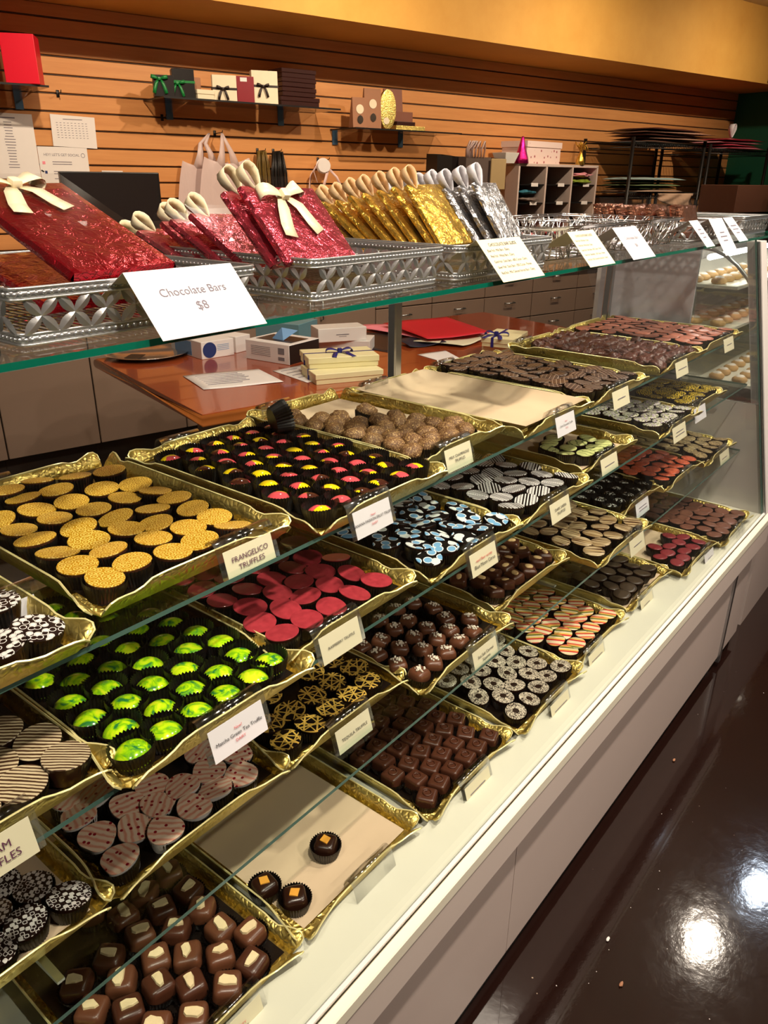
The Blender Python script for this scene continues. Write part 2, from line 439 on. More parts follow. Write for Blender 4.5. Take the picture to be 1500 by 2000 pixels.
# ------------------------------------------------------------------ the neighbouring pastry case beyond the end pane
X2 = 2.56
nx = thing('pastry_case', 'neighbouring curved glass pastry case with lit white shelves past the end pane', 'display case', (X2, .45, 0))
def npart(name, mb, mats, smooth=False):
    o = mb.build(name, mats, nx, smooth); o.data.transform(Matrix.Translation((-X2, -.45, 0))); return o
mb = MB(); mb.box((X2+.9, .80, .235), (1.8, .68, .47)); npart('base', mb, M['kick2'])
mb = MB(); mb.box((X2+.9, 1.12, .86), (1.8, .02, .78)); npart('back_panel', mb, M['end_grey'])
for z in (.80, .97, 1.10):
    mb = MB(); mb.rbox((X2+.92, .84-(.0 if z < .9 else -.05), z), (1.7, .5 if z < .9 else .40, .012), .002, 1); npart('pastry_shelf', mb, M['white_lam'])
mb = MB(); cv = [(.50+.30*(1-math.cos(t)), .62+.60*math.sin(t)) for t in [i*PI/2/12 for i in range(13)]]
for i, (y, z) in enumerate(cv): mb.v += [(X2, y, z), (X2+1.8, y, z)]
mb.f = [(2*i, 2*i+1, 2*i+3, 2*i+2) for i in range(12)]; mb.m = [0]*12
npart('curved_glass', mb, M['glass'], True)
mb = MB(); mb.tube([(X2, y, z) for y, z in cv], .006, 8); npart('curved_rail', mb, M['alu'], True)
M['tube'] = emit('fluorescent_tube', (1, .97, .9, 1), 34)
mb = MB(); mb.tube([(X2+.1, .80, 1.185), (X2+1.6, .80, 1.185)], .009, 10); npart('tube_light', mb, M['tube'], True)
M['pastry'] = flat('baked_pastry', srgb(206, 166, 110), .7, var=.3, vs=80, bump=.6, bs=120)
M['icing'] = flat('white_icing', srgb(240, 232, 215), .5, var=.05)
pastry = None
for z, n_, y0 in ((.80, 10, .66), (.97, 8, .76), (1.10, 7, .78)):
    for i in range(n_):
        for j in range(2):
            if pastry is None:
                mb = MB(); mb.rev([(.022, 0), (.03, .006), (.03, .016), (.02, .024), (.006, .027)], 14); pastry = mb.build('pastry', M['pastry'], None, True)
                mb = MB(); mb.rev([(.02, .0235), (.014, .029), (.004, .031)], 10, cap0=False); mb.build('icing', M['icing'], pastry, True)
                o = pastry
            else: o = copy_tree(pastry)
            lv = {.80: 'lowest', .97: 'middle', 1.10: 'top'}[z]
            tag(o, 'small round iced pastry on the %s white shelf of the neighbouring case' % lv, 'pastry', 'pastries on the %s white shelf' % lv)
            o.location = (X2+.10+i*.085+random.uniform(-.01, .01), y0-.02+j*.075, z+.006); o.rotation_euler = (0, 0, random.uniform(0, 6)); o.scale = (.8, .8, .8)
# ------------------------------------------------------------------ gold card trays
def make_tray(x0, x1, yf, z, label, liner, depth=.38, group=None, wl=.024):
    w, d = x1-x0, depth
    t = MB(); rim = []
    prof = [(0, .0, .0, -.004, .010, .012), (0, 0, 0, -.0045, .0175, .0185), (.002, 0, 0, .001, .0222, .0205), (.010, 0, 0, .010, .0232, .0185), (.020, 0, 0, .021, .0212, .0150),
            (.034, 0, 0, .034, .0180, .0110), (.047, 0, 0, .047, .0195, .0090), (.058, 0, 0, .058, .0235, .0085), (.075, 0, 0, .075, .0245, .008)]
    def side(L, Mx):
        pts = [(a, b, e, h, o) for a, _, _, e, h, o in prof for b in [0]]
        row = [(a, e, h, o) for a, b, e, h, o in pts] + [(L/2, L/2, .0245, .008)] + [(L-a, L-e, h, o) for a, b, e, h, o in reversed(pts)]
        vs = []
        for a, e, h, o in row:
            h *= wl/.024
            j = random.uniform(-.0004, .0004)
            vs += [(a, 0, 0), ((a+e)/2, -o*.45, h*.55), (e, -o+j, h)]
        fs = []
        for i in range(len(row)-1):
            for k in (0, 1): fs.append((3*i+k, 3*i+3+k, 3*i+4+k, 3*i+1+k))
        t.mi = 0; t.add(vs, fs, Mx)
        t.mi = 1; t.tube([Mx @ Vector(vs[3*i+2]) for i in range(len(row))], .0008, 5)
    side(w, T(-w/2, -d/2, 0)); side(d, T(w/2, -d/2, 0) @ RZ(PI/2)); side(w, T(w/2, d/2, 0) @ RZ(PI)); side(d, T(-w/2, d/2, 0) @ RZ(-PI/2))
    t.mi = 0; t.add([(-w/2, -d/2, 0), (w/2, -d/2, 0), (w/2, d/2, 0), (-w/2, d/2, 0)], [(0, 1, 2, 3)])
    o = t.build('truffle_tray', [M['gold'], M['gold_rim']], None, 'auto', loc=((x0+x1)/2, yf+d/2, z+.0012), solid=.0010)
    tag(o, label, 'tray', group)
    if liner:
        g = MB(); nx_, ny_ = 14, 20; m_ = .006 if liner != 'parch_big' else -.004
        vs = []; fs = []
        for j in range(ny_+1):
            for i in range(nx_+1):
                x = -w/2+m_+(w-2*m_)*i/nx_; y = -d/2+m_+(d-2*m_)*j/ny_
                ed = min(i, nx_-i, j, ny_-j)
                zz = .0024+(.0035 if ed == 0 else 0)+random.uniform(0, .0012)*(1 if liner == 'black' else .5)
                if liner == 'parch_big' and ed < 2: zz += (.018 if ed == 0 else .006)
                vs.append((x, y, zz))
        for j in range(ny_):
            for i in range(nx_): a = j*(nx_+1)+i; fs.append((a, a+1, a+nx_+2, a+nx_+1))
        g.add(vs, fs)
        l = g.build('liner_paper', M['black_paper'] if liner == 'black' else M['parch'], o, True)
        l['label'] = 'black liner paper' if liner == 'black' else 'cream parchment liner'
    return o

# ------------------------------------------------------------------ clear label holders
def UY(u, v, y):
    r = ray(u, v); return r*(y/r.y)+Vector((0, 0, H))
def holder(x, yf, z, label, lines=(), card='card', w=.087, tilt=0, lift=0, group=None, cat='label holder', faded=0, size=.0092):
    t = thing('label_holder', label, cat, (x, yf-.009, z+.026+lift), tilt, group)
    pr = [(.012, -.012), (.0125, -.002), (.011, .006), (.006, .0095), (.000, .0085), (-.004, .004), (-.0075, -.006), (-.0125, -.022), (-.0165, -.036), (-.0155, -.0375)]
    g = MB()
    for y, zz in pr: g.v += [(-w/2, y, zz), (w/2, y, zz)]
    g.f = [(2*i, 2*i+1, 2*i+3, 2*i+2) for i in range(len(pr)-1)]; g.m = [0]*len(g.f)
    g.build('clear_sleeve', M['acrylic'], t, 'auto', solid=.0009)
    if card:
        A = Vector((0, -.0085, -.0055)); B = Vector((0, -.0165, -.0345)); Y = (A-B).normalized(); X = Vector((1, 0, 0)); Z = X.cross(Y)
        c = (A+B)/2; CW, CH = w*.84, (A-B).length
        F = Matrix.Translation(c+Z*.0004) @ Matrix((X, Y, Z)).transposed().to_4x4()
        g = MB(); g.rbox((0, 0, 0), (CW, CH+.006, .0004), .0001, 1, F); g.build('card', M['card'] if card == 'card' else M['card_white'], t)
        if lines:
            nl = len(lines)
            for i, ln in enumerate(lines):
                s, ink = (ln if isinstance(ln, tuple) else (ln, 'ink'))
                yy = ((nl-1)/2-i)*size*1.12
                text('lettering', s, size*(.8 if ink == 'ink_red' else 1), M[ink], t, F @ T(0, yy, .0016))
        elif faded:
            g = MB()
            for i in range(faded):
                L = CW*random.uniform(.45, .7); g.box((random.uniform(-.003, .003), ((faded-1)/2-i)*.0075, .0012), (L, .0016, .0003), F)
            g.build('faded_lettering', M['ink_grey'], t)
    return t

# ------------------------------------------------------------------ truffle finishes
def top_mat(name, f, rough=.3, spec=.4):
    N.loc_attr = True
    n = N(name); n.set(f(n), rough, 0, spec, .15); N.loc_attr = False; return n.mat
def add_pos(me):
    if 'pos' not in me.attributes:
        a = me.attributes.new('pos', 'FLOAT_VECTOR', 'POINT')
        a.data.foreach_set('vector', [c for v in me.vertices for c in v.co])
def f_gold(n):
    v = n.coord(rnd=.05); d = n.voro(v, 120, 'F1', 'Distance', .5)
    s = n.math('SINE', n.math('MULTIPLY', d, 19.0))
    return n.mix(n.step(s, .1, .8), srgb(186, 136, 26), srgb(240, 206, 104))
def f_dots(n):
    v = n.coord(rnd=.05); x = n.n('ShaderNodeTexVoronoi', voronoi_dimensions='2D'); n.l(v, x.inputs['Vector']); x.inputs['Scale'].default_value = 140; x.inputs['Randomness'].default_value = .75
    d = x.outputs['Distance']; sep = n.n('ShaderNodeSeparateColor'); n.l(x.outputs['Color'], sep.inputs[0])
    full = n.math('MULTIPLY', n.math('LESS_THAN', d, .33), n.math('GREATER_THAN', sep.outputs[0], .45))
    ring = n.math('MULTIPLY', n.math('LESS_THAN', d, .46), n.math('GREATER_THAN', d, .36))
    return n.mix(n.math('MAXIMUM', full, ring), srgb(30, 14, 12), srgb(238, 234, 230))
def f_hearts(n):
    v = n.coord(rnd=.05, scale=(1, 1.2, 1)); x = n.n('ShaderNodeTexVoronoi', distance='MINKOWSKI', voronoi_dimensions='2D'); n.l(v, x.inputs['Vector']); x.inputs['Scale'].default_value = 150; x.inputs['Randomness'].default_value = .5; x.inputs['Exponent'].default_value = 1.4
    d = x.outputs['Distance']; sep = n.n('ShaderNodeSeparateColor'); n.l(x.outputs['Color'], sep.inputs[0])
    full = n.math('MULTIPLY', n.math('LESS_THAN', d, .42), n.math('GREATER_THAN', sep.outputs[0], .5))
    ring = n.math('MULTIPLY', n.math('LESS_THAN', d, .46), n.math('GREATER_THAN', d, .30))
    return n.mix(n.math('MAXIMUM', full, ring), srgb(34, 20, 18), srgb(226, 222, 218))
def f_stripe(n):
    v = n.coord(rnd=.03); w = n.wave(v, 72, 1.6, 'X', 1.0); k = n.noise(n.coord((1, .06, 1), rnd=.05), 300, 2)
    return n.mix(n.step(n.math('ADD', n.math('MULTIPLY', w, .5), n.math('MULTIPLY', k, .7)), .52, .62), srgb(70, 46, 30), srgb(202, 184, 150))
def f_wood(n):
    v = n.coord((1, .05, 1), rnd=.05); k = n.noise(v, 330, 2); k2 = n.noise(v, 150, 2)
    return n.mix(n.step(k, .42, .56), srgb(80, 54, 32), n.mix(n.step(k2, .4, .6), srgb(166, 140, 96), srgb(214, 194, 154)))
def f_rasp(n):
    z = n.noise(n.coord(rnd=.3), 130, 4); return n.mix(z, srgb(128, 30, 40), srgb(192, 66, 76))
def f_blue(n):
    v = n.coord(rnd=.08, scale=(1, .8, 1)); x = n.n('ShaderNodeTexVoronoi', voronoi_dimensions='2D'); n.l(v, x.inputs['Vector']); x.inputs['Scale'].default_value = 62; x.inputs['Randomness'].default_value = .85
    d = x.outputs['Distance']; sep = n.n('ShaderNodeSeparateColor'); n.l(x.outputs['Color'], sep.inputs[0])
    inner = n.mix(n.math('GREATER_THAN', sep.outputs[0], .6), srgb(118, 172, 212), srgb(224, 232, 226))
    a = n.mix(n.math('LESS_THAN', d, .45), srgb(14, 12, 16), srgb(235, 238, 236))
    return n.mix(n.math('LESS_THAN', d, .36), a, inner)
def f_sabra(n):
    v = n.coord(rnd=.03); w = n.wave(v, 58, 0, 'X'); z = n.wave(n.coord((1, 1, 1), (0, 0, .6), rnd=.03), 95, 0, 'Y'); m2 = n.wave(v, 13, 0, 'X')
    f = n.math('MAXIMUM', n.math('GREATER_THAN', w, .62), n.math('MULTIPLY', n.math('GREATER_THAN', z, .6), n.math('GREATER_THAN', m2, .72)))
    return n.mix(f, srgb(30, 24, 24), srgb(232, 230, 226))
def f_lines(n):
    f = None
    for i, (a, s) in enumerate(((.3, 24), (1.1, 19), (2.0, 23), (2.7, 17), (.75, 15))):
        w = n.wave(n.coord(rot=(0, 0, a), rnd=.06, loc=(i*.013, 0, 0)), s, 0, 'X'); q = n.math('GREATER_THAN', w, .955)
        f = q if f is None else n.math('MAXIMUM', f, q)
    return n.mix(f, srgb(18, 12, 12), srgb(222, 182, 84))
def f_cross(n):
    a = n.wave(n.coord(rot=(0, 0, .5), rnd=.03), 38, 0, 'X'); b = n.wave(n.coord(rot=(0, 0, 2.07), rnd=.03), 38, 0, 'X')
    return n.mix(n.math('MAXIMUM', n.math('GREATER_THAN', a, .965), n.math('GREATER_THAN', b, .965)), srgb(56, 36, 30), srgb(170, 146, 128))
def f_rainbow(n):
    v = n.coord(rnd=.02); sp = n.n('ShaderNodeSeparateXYZ'); n.l(v, sp.inputs[0])
    f = n.math('FRACT', n.math('MULTIPLY', n.math('ADD', sp.outputs[0], n.math('MULTIPLY', sp.outputs[1], .25)), 24.0))
    c = [srgb(238, 214, 176), srgb(206, 50, 52), srgb(234, 190, 96), srgb(240, 220, 180), srgb(110, 120, 56), srgb(226, 176, 90), srgb(214, 92, 74), srgb(240, 216, 176)]
    return n.ramp(f, [(i/8, c[i]) for i in range(8)], 'CONSTANT')
def f_marble(n):
    v = n.coord(); w = n.noise(n.coord(rnd=.2), 190, 2, .5, 2.5); g = n.n('ShaderNodeVectorMath', operation='LENGTH'); n.l(v, g.inputs[0])
    sp = n.n('ShaderNodeSeparateXYZ'); n.l(v, sp.inputs[0])
    r2 = n.math('SQRT', n.math('ADD', n.math('POWER', sp.outputs[0], 2.0), n.math('POWER', sp.outputs[1], 2.0)))
    f = n.math('MULTIPLY', n.step(w, .46, .52), n.math('GREATER_THAN', r2, .0065))
    return n.mix(f, srgb(40, 26, 20), srgb(214, 204, 182))
def f_red(n):
    z = n.noise(n.coord(rnd=.3), 150, 4, .6, 1); return n.mix(n.step(z, .3, .7), srgb(140, 48, 30), srgb(236, 120, 84))
def f_coral(n):
    z = n.noise(n.coord(rnd=.3), 110, 3); return n.mix(z, srgb(150, 84, 70), srgb(208, 132, 108))
def f_brown(n):
    z = n.noise(n.coord(rnd=.3), 110, 3); return n.mix(z, srgb(104, 66, 54), srgb(140, 94, 76))
def f_crim(n):
    z = n.noise(n.coord(rnd=.3), 110, 3); return n.mix(z, srgb(110, 34, 40), srgb(150, 62, 66))
def f_dark(n):
    z = n.noise(n.coord(rnd=.3), 90, 3); return n.mix(z, srgb(48, 38, 30), srgb(78, 66, 52))
def f_floral(n):
    v = n.coord(rnd=.2); z = n.voro(v, 230, 'F1'); z2 = n.noise(v, 160, 2)
    c = n.mix(n.step(z2, .48, .54), srgb(196, 206, 150), srgb(200, 182, 214)); c = n.mix(n.step(n.noise(v, 120, 2), .5, .56), c, srgb(228, 224, 208))
    return n.mix(n.step(z, .52, .60), c, srgb(52, 46, 38))
def f_beige(n):
    v = n.coord(rnd=.2); z = n.noise(v, 260, 2, .5, 1.5); return n.mix(n.step(z, .46, .54), srgb(84, 64, 42), srgb(190, 168, 122))
def f_yheart(n):
    v = n.coord(rnd=.1); d = n.voro(v, 190, 'F1', 'Distance', .6); return n.mix(n.step(d, .40, .34), srgb(24, 18, 12), srgb(214, 184, 56))
def f_lime(n):
    v = n.coord(rnd=.05); w = n.wave(v, 24, 3.5, 'X', 3); return n.mix(n.step(w, .88, .97), srgb(206, 212, 140), srgb(90, 110, 50))
def f_pinkh(n):
    v = n.coord(rnd=.05); w = n.wave(v, 40, 2.5, 'Y', 2); c = n.mix(n.step(w, .3, .95), srgb(238, 212, 188), srgb(226, 158, 134))
    d = n.voro(v, 70, 'F1', 'Distance', .95); return n.mix(n.step(d, .15, .12), c, srgb(150, 14, 34))
def f_matcha(n):
    z = n.noise(n.coord(rnd=.3), 62, 3, .5, 1.6); return n.ramp(z, [(.34, srgb(40, 120, 60)), (.44, srgb(124, 190, 20)), (.54, srgb(178, 224, 16)), (.66, srgb(214, 230, 40))])
def f_banana(n):
    x = n.n('ShaderNodeTexVoronoi', voronoi_dimensions='2D'); n.l(n.coord(rnd=.3, scale=(1, 1, .2)), x.inputs['Vector']); x.inputs['Scale'].default_value = 52
    sep = n.n('ShaderNodeSeparateColor'); n.l(x.outputs['Color'], sep.inputs[0])
    return n.ramp(sep.outputs[0], [(0, srgb(66, 30, 20)), (.34, srgb(246, 214, 20)), (.64, srgb(224, 82, 92))], 'CONSTANT')
def f_silver(n):
    v = n.coord(rnd=.2); sp = n.n('ShaderNodeSeparateXYZ'); n.l(n.coord(), sp.inputs[0])
    z = n.noise(v, 200, 2, .5, 1); f = n.math('MULTIPLY', n.step(z, .5, .6), n.step(sp.outputs[2], .016, .021))
    return n.mix(f, srgb(20, 18, 16), srgb(206, 208, 200))
def f_sugar(n):
    v = n.coord(rnd=.2); z = n.noise(v, 420, 2, .7); z2 = n.noise(v, 60, 2)
    return n.mix(n.step(z, .52, .68), n.mix(z2, srgb(84, 54, 32), srgb(128, 90, 54)), srgb(214, 176, 116))

def pleat(g, r0, r1, h, n_=36, amp=.0008):
    vs = []; fs = []
    for r, z in ((r0, .0), (r1*.985, h*.8), (r1, h)):
        for k in range(2*n_):
            a = PI*k/n_; q = r+(amp if k % 2 else -amp)*(r/r1)
            vs.append((q*math.cos(a), q*math.sin(a), z+((.0009 if k % 2 else -.0009) if z == h else 0)))
    m = 2*n_
    for i in range(2):
        for k in range(m): fs.append((i*m+k, i*m+(k+1) % m, (i+1)*m+(k+1) % m, (i+1)*m+k))
    fs.append(tuple(range(m))[::-1]); g.add(vs, fs)
SH = [lambda a: 1, lambda a: 1+.07*math.cos(2*a), lambda a: 1+.06*math.cos(2*a)+.035*abs(math.cos(a))**6, lambda a: 1-.05*math.cos(2*a+.6)+.03*math.cos(3*a)]
_cups = {}
def add_cup(o, r0=.0170, r1=.0224, h=.0215):
    k = (r0, r1, h)
    if k not in _cups:
        g = MB(); pleat(g, r0, r1, h); c = g.build('paper_cup', M['cup'], o, False); _cups[k] = c.data
    else:
        c = bpy.data.objects.new('paper_cup', _cups[k]); COL.objects.link(c); c.parent = o
    return c
def disc(name, mat, R=.0205, body='dark_choc', shape=0, cup=True, hh=.0245):
    f = SH[shape]
    g = MB(); g.rev([(R*.80, .002), (R*.93, hh*.6), (R*.985, hh-.0032), (R, hh-.0012)], 30, f)
    o = g.build(name, M[body], None, 'auto')
    g = MB(); g.rev([(R*1.0, hh-.0014), (R*1.012, hh-.0006), (R*.995, hh), (R*.6, hh+.0003), (R*.02, hh+.0004)], 30, f, cap0=False)
    g.build('printed_top', mat, o, 'auto')
    if cup: add_cup(o)
    return o
def dome(name, mat, R=.0185, cup=(.0175, .0228, .0255)):
    g = MB(); g.rev([(R*.82, .002), (R, .009)]+[(R*math.cos(t), .009+.0155*math.sin(t)) for t in [i*PI/2/7 for i in range(1, 8)]], 28, cap1=False)
    o = g.build(name, mat, None, True)
    add_cup(o, *cup); return o
def square(name, body, w=.034, h=.024, cup=True, r=.007):
    g = MB(); g.rbox((0, 0, h/2+.002), (w, w, h), r, 4)
    # slump the lower edge out a little
    g.v = [(x*(1+.08*(1-z/h)), y*(1+.08*(1-z/h)), z) for x, y, z in g.v]
    o = g.build(name, M[body], None, True)
    if cup: add_cup(o, .0185, .0238, .015)
    return o
from mathutils import noise as MN
def rough_ball(name, mat, R=.019, amp=.0022, cup=(.0165, .0205, .014), sq=.8):
    bm = bmesh.new(); bmesh.ops.create_icosphere(bm, subdivisions=3, radius=1)
    off = Vector((random.random()*9, 3, 5))
    for v in bm.verts:
        d = v.co.normalized(); k = 1+amp/R*(MN.noise(d*2.2+off)*1.6+MN.noise(d*7+off)*.7)
        v.co = Vector((d.x*R*k*1.08, d.y*R*k*.94, d.z*R*k*sq+R*sq+.002))
    me = bpy.data.meshes.new(name); bm.to_mesh(me); bm.free(); me.materials.append(mat)
    for p in me.polygons: p.use_smooth = True
    o = bpy.data.objects.new(name, me); COL.objects.link(o)
    if cup: add_cup(o, *cup)
    return o
# ------------------------------------------------------------------ trays and what lies on them
def crop(ox, oy, s, pts): return [(ox+a/s, oy+b/s) for a, b in pts]
ALLT = []
def place(protos, xy, z, label, cat, group, tilt=6, spin=True, lift=0.0):
    """protos used in turn at the given points; each is a thing with its own parts (linked later, by settle)"""
    for p in protos:
        add_pos(p.data)
        for c in p.children: add_pos(c.data)
    for (x, y) in xy:
        p = protos[random.randrange(len(protos))]; tl = math.radians(tilt)
        loc = Vector((x, y, z+lift+random.uniform(0, .0015)))
        rot = (random.uniform(-tl, tl), random.uniform(-tl, tl), random.uniform(0, 2*PI) if spin is True else spin+random.uniform(-.25, .25))
        ALLT.append((p, loc, rot, label, cat, group))
def px_of(P_):
    c = RM.transposed() @ (P_-Vector((0, 0, H))); return (750+1500*c.x/-c.z, 1000-1500*c.y/-c.z, -c.z)
def covered(P_):
    """does a tray on a higher shelf stand between the photographer and this point?"""
    d = P_-Vector((0, 0, H))
    for sh, x0, x1, yf, dep in TR.values():
        zt = ZS[sh]
        if zt > P_.z+.03:
            q = Vector((0, 0, H))+d*((zt-H)/d.z)
            if x0-.004 < q.x < x1+.004 and yf-.004 < q.y < yf+dep: return True
    return False
def settle():
    used = set(); rank = []
    for i, (p, loc, rot, label, cat, group) in enumerate(ALLT):
        top = loc+Vector((0, 0, .022)); n_ = sum(not covered(top+Vector((a, b, 0))) for a, b in ((0, 0), (.015, 0), (-.015, 0), (0, .015), (0, -.015)))
        u, v, dd = px_of(top); inside = -25 < u < 1525 and -25 < v < 2025
        if cat == 'truffle': rank.append((-(n_ > 0 and inside)*(.3+n_)/dd, i))
    rank.sort(); keep = set(i for s_, i in rank[:298] if s_ < 0)
    print('visible truffles', sum(1 for s_, i in rank if s_ < 0), 'of', len(rank))
    rest = {}
    for i, (p, loc, rot, label, cat, group) in enumerate(ALLT):
        if cat != 'truffle' or i in keep:
            o = p if p.name not in used else copy_tree(p); used.add(p.name)
            tag(o, label, cat, group); o.location = loc; o.rotation_euler = rot
        else: rest.setdefault('all', []).append((p, loc, rot))
    vs = []; fs = []; mi = []; mats = []; pos = []; shf = []; smooth = []
    cache = {}
    for p, loc, rot in rest['all']:
        Mx = Matrix.Translation(loc) @ Euler(rot).to_matrix().to_4x4(); rv = (random.random(), random.random()*7.3, 0)
        for ob in [p]+list(p.children):
            me = ob.data; k = me.name
            if k not in cache:
                m = me.materials[0]
                if m not in mats: mats.append(m)
                cache[k] = ([v.co.copy() for v in me.vertices], [tuple(f.vertices) for f in me.polygons], mats.index(m), [f.use_smooth for f in me.polygons])
            cv, cf, cm, cs = cache[k]; b = len(vs)
            vs += [tuple(Mx @ v) for v in cv]; fs += [tuple(b+j for j in f) for f in cf]; mi += [cm]*len(cf); smooth += cs
            pos += [c for v in cv for c in v]; shf += list(rv)*len(cv)
    me = bpy.data.meshes.new('truffle_assortment'); me.from_pydata(vs, [], fs)
    for m in mats: me.materials.append(m)
    me.polygons.foreach_set('material_index', mi); me.polygons.foreach_set('use_smooth', smooth)
    me.attributes.new('pos', 'FLOAT_VECTOR', 'POINT').data.foreach_set('vector', pos)
    me.attributes.new('shift', 'FLOAT_VECTOR', 'POINT').data.foreach_set('vector', shf); me.update()
    o = bpy.data.objects.new('truffle_assortment', me); COL.objects.link(o)
    tag(o, 'remaining small truffles of many patterns filling the backs of the trays and the farther trays', 'truffles', None, 'stuff')
    for p in set(t[0] for t in ALLT):
        if p.name not in used:
            for c in list(p.children): bpy.data.objects.remove(c)
            bpy.data.objects.remove(p)
def grid(x0, x1, yf, depth, pitch, jit=.003, m=.026, rows=None):
    pts = []; w = x1-x0-2*m; nx_ = max(1, round(w/pitch)); px = w/nx_
    r = 0; y = yf+m
    while y <= yf+depth-m+.002:
        off = 0 if r % 2 == 0 else px/2
        for i in range(nx_+1 if r % 2 == 0 else nx_):
            pts.append((x0+m+off+i*px+random.uniform(-jit, jit), y+random.uniform(-jit, jit)))
        y += pitch*.88; r += 1
        if rows and r >= rows: break
    return pts
def frompix(px, z): return [(U(u, v, z).x, U(u, v, z).y) for u, v in px]
def spread(pts, dmin=.037, it=60):
    """push points read off the photograph apart until the truffles no longer run into each other"""
    P_ = [list(p) for p in pts]
    for _ in range(it):
        for i in range(len(P_)):
            for j in range(i):
                dx = P_[i][0]-P_[j][0]; dy = P_[i][1]-P_[j][1]; d = math.hypot(dx, dy) or 1e-6
                if d < dmin:
                    k = (dmin-d)/d/2; P_[i][0] += dx*k; P_[i][1] += dy*k; P_[j][0] -= dx*k; P_[j][1] -= dy*k
    return P_
def relax(pts, dmin, x0, x1, y0, y1, m):
    P_ = clampin(pts, x0, x1, y0, y1, m)
    for _ in range(25): P_ = clampin(spread(P_, dmin, 4), x0, x1, y0, y1, m)
    return P_
def clampin(pts, x0, x1, y0, y1, m=.022): return [(min(max(x, x0+m), x1-m), min(max(y, y0+m), y1-m)) for x, y in pts]

TR = {}   # name: shelf, x0, x1, front y, liner, tray label
def tray(key, sh, x0, x1, yf, liner, label, depth=.38):
    TR[key] = (sh, x0, x1, yf, depth); make_tray(x0, x1, yf, ZS[sh], label, liner, depth); return TR[key]
def tgrid(key, pitch, **k): sh, x0, x1, yf, d = TR[key]; return grid(x0, x1, yf, d, pitch, **k)
def tpix(key, px, dz=.027, dmin=.037):
    sh, x0, x1, yf, d = TR[key]; pts = frompix(px, ZS[sh]+dz)
    pts = [p for p in pts if x0-.02 < p[0] < x1+.02 and yf-.03 < p[1] < yf+d+.03]
    return relax(pts, dmin, x0, x1, yf, yf+d, .021)
def addback(key, pts, pitch=.044):
    """fill the part of a tray the photograph only hints at, behind the truffles already placed"""
    out = list(pts)
    for p in tgrid(key, pitch, jit=.002):
        if all(math.hypot(p[0]-q[0], p[1]-q[1]) > pitch*.93 for q in out): out.append(p)
    return out
def lay(key, protos, pts, label, group, cat='truffle', **k): place(protos, pts, ZS[TR[key][0]]+.004, label, cat, group, **k)
def discs(name, mat, shapes=(0, 1, 2, 3), **k): return [disc(name, mat, shape=s, **k) for s in shapes]

# --- upper shelf
tray('dots', 'A', .055, .295, .60, 'black', 'gold tray of dotted square truffles, at the left end of the upper shelf')
g_ = frompix([(82, 1220), (23, 1167), (10, 1130), (12, 1270), (-40, 1260)], ZA+.027)
g_ = addback('dots', clampin(spread(g_, .043), .055, .295, .6, .98), .048)
TM = top_mat('dotted_top', f_dots); lay('dots', discs('truffle', TM, (3, 1), R=.0225), g_, 'squarish dark truffle with white dots and rings, left end of the upper shelf', 'white dotted truffles on the upper shelf', tilt=9)

tray('frang', 'A', .345, .590, .638, 'black', 'gold tray of gold topped truffles behind the FRANGELICO TRUFFLES label')
px = crop(0, 800, 3, [(645,363),(215,424),(448,397),(595,463),(795,440),(50,480),(340,475),(150,522),(418,540),(553,587),(712,523),(900,483),(1035,521),(180,595),(20,640),(312,645),(480,690),(700,635),(907,605),(1145,578),(945,655),(1255,632),(735,703),(105,710),(215,770),(515,762),(893,760),(1108,712),(1380,700),(1240,780),(315,855),(648,830),(420,930),(1028,848),(778,900),(575,1005)])
TM = top_mat('gold_swirl_top', f_gold, .35)
pts = tpix('frang', px, .027, .0405)
lay('frang', discs('truffle', TM, R=.0212, body='mid_choc'), pts, 'round truffle with a gold swirl printed top, in the FRANGELICO TRUFFLES tray', 'gold swirl truffles', tilt=9)

tray('banana', 'A', .628, .873, .600, 'black', 'gold tray of pink and yellow truffles behind the BANANA PASSION FRUIT TRUFFLE label')
lay('banana', [dome('truffle', top_mat('pink_yellow_dome', f_banana, .12, .6))], tgrid('banana', .043, m=.022, jit=.002), 'brown dome truffle splashed pink and yellow in a black cup, BANANA PASSION FRUIT tray', 'pink and yellow dome truffles', tilt=4)

tray('champ', 'A', .895, 1.120, .650, 'parch', 'gold tray of sugared truffles behind the MILK CHAMPAGNE TRUFFLES label', .36)
px = crop(400, 700, 3, [(535,330),(605,350),(770,340),(935,290),(1015,350),(1105,325),(1225,345),(1340,375),(910,375),(705,380),(495,375),(590,400),(810,410),(1040,400),(1140,375),(1250,405),(700,430),(945,430),(1150,435),(1350,435),(1450,410),(1480,455),(835,470),(1040,465),(1255,480),(935,500),(1135,515),(1390,495),(1060,550),(1280,535),(1190,585),(1530,440),(1580,450),(1600,500),(1510,500)])
N.loc_attr = True; n = N('sugared_truffle'); n.set(f_sugar(n), .6); n.bump(n.noise(n.coord(), 500, 2), .8, .001); SUG = n.mat; N.loc_attr = False
pts = tpix('champ', px, .028, .036)
lay('champ', [rough_ball('truffle', SUG, .0185), rough_ball('truffle', SUG, .018), rough_ball('truffle', SUG, .0175)], pts, 'rough brown sugared truffle in the MILK CHAMPAGNE TRUFFLES tray', 'sugared champagne truffles', tilt=14)

tray('paper', 'A', 1.140, 1.370, .602, 'parch_big', 'gold tray holding only a sheet of parchment, on the upper shelf')

tray('cross', 'A', 1.395, 1.645, .600, 'black', 'gold tray of dark crosshatched truffles beside the empty parchment tray')
pts = tgrid('cross', .0425, m=.022, jit=.002)
lay('cross', discs('truffle', top_mat('crosshatched_top', f_cross), R=.0196), pts, 'dark round truffle with fine crossed lines, beside the empty parchment tray', 'crosshatched dark truffles', tilt=7)

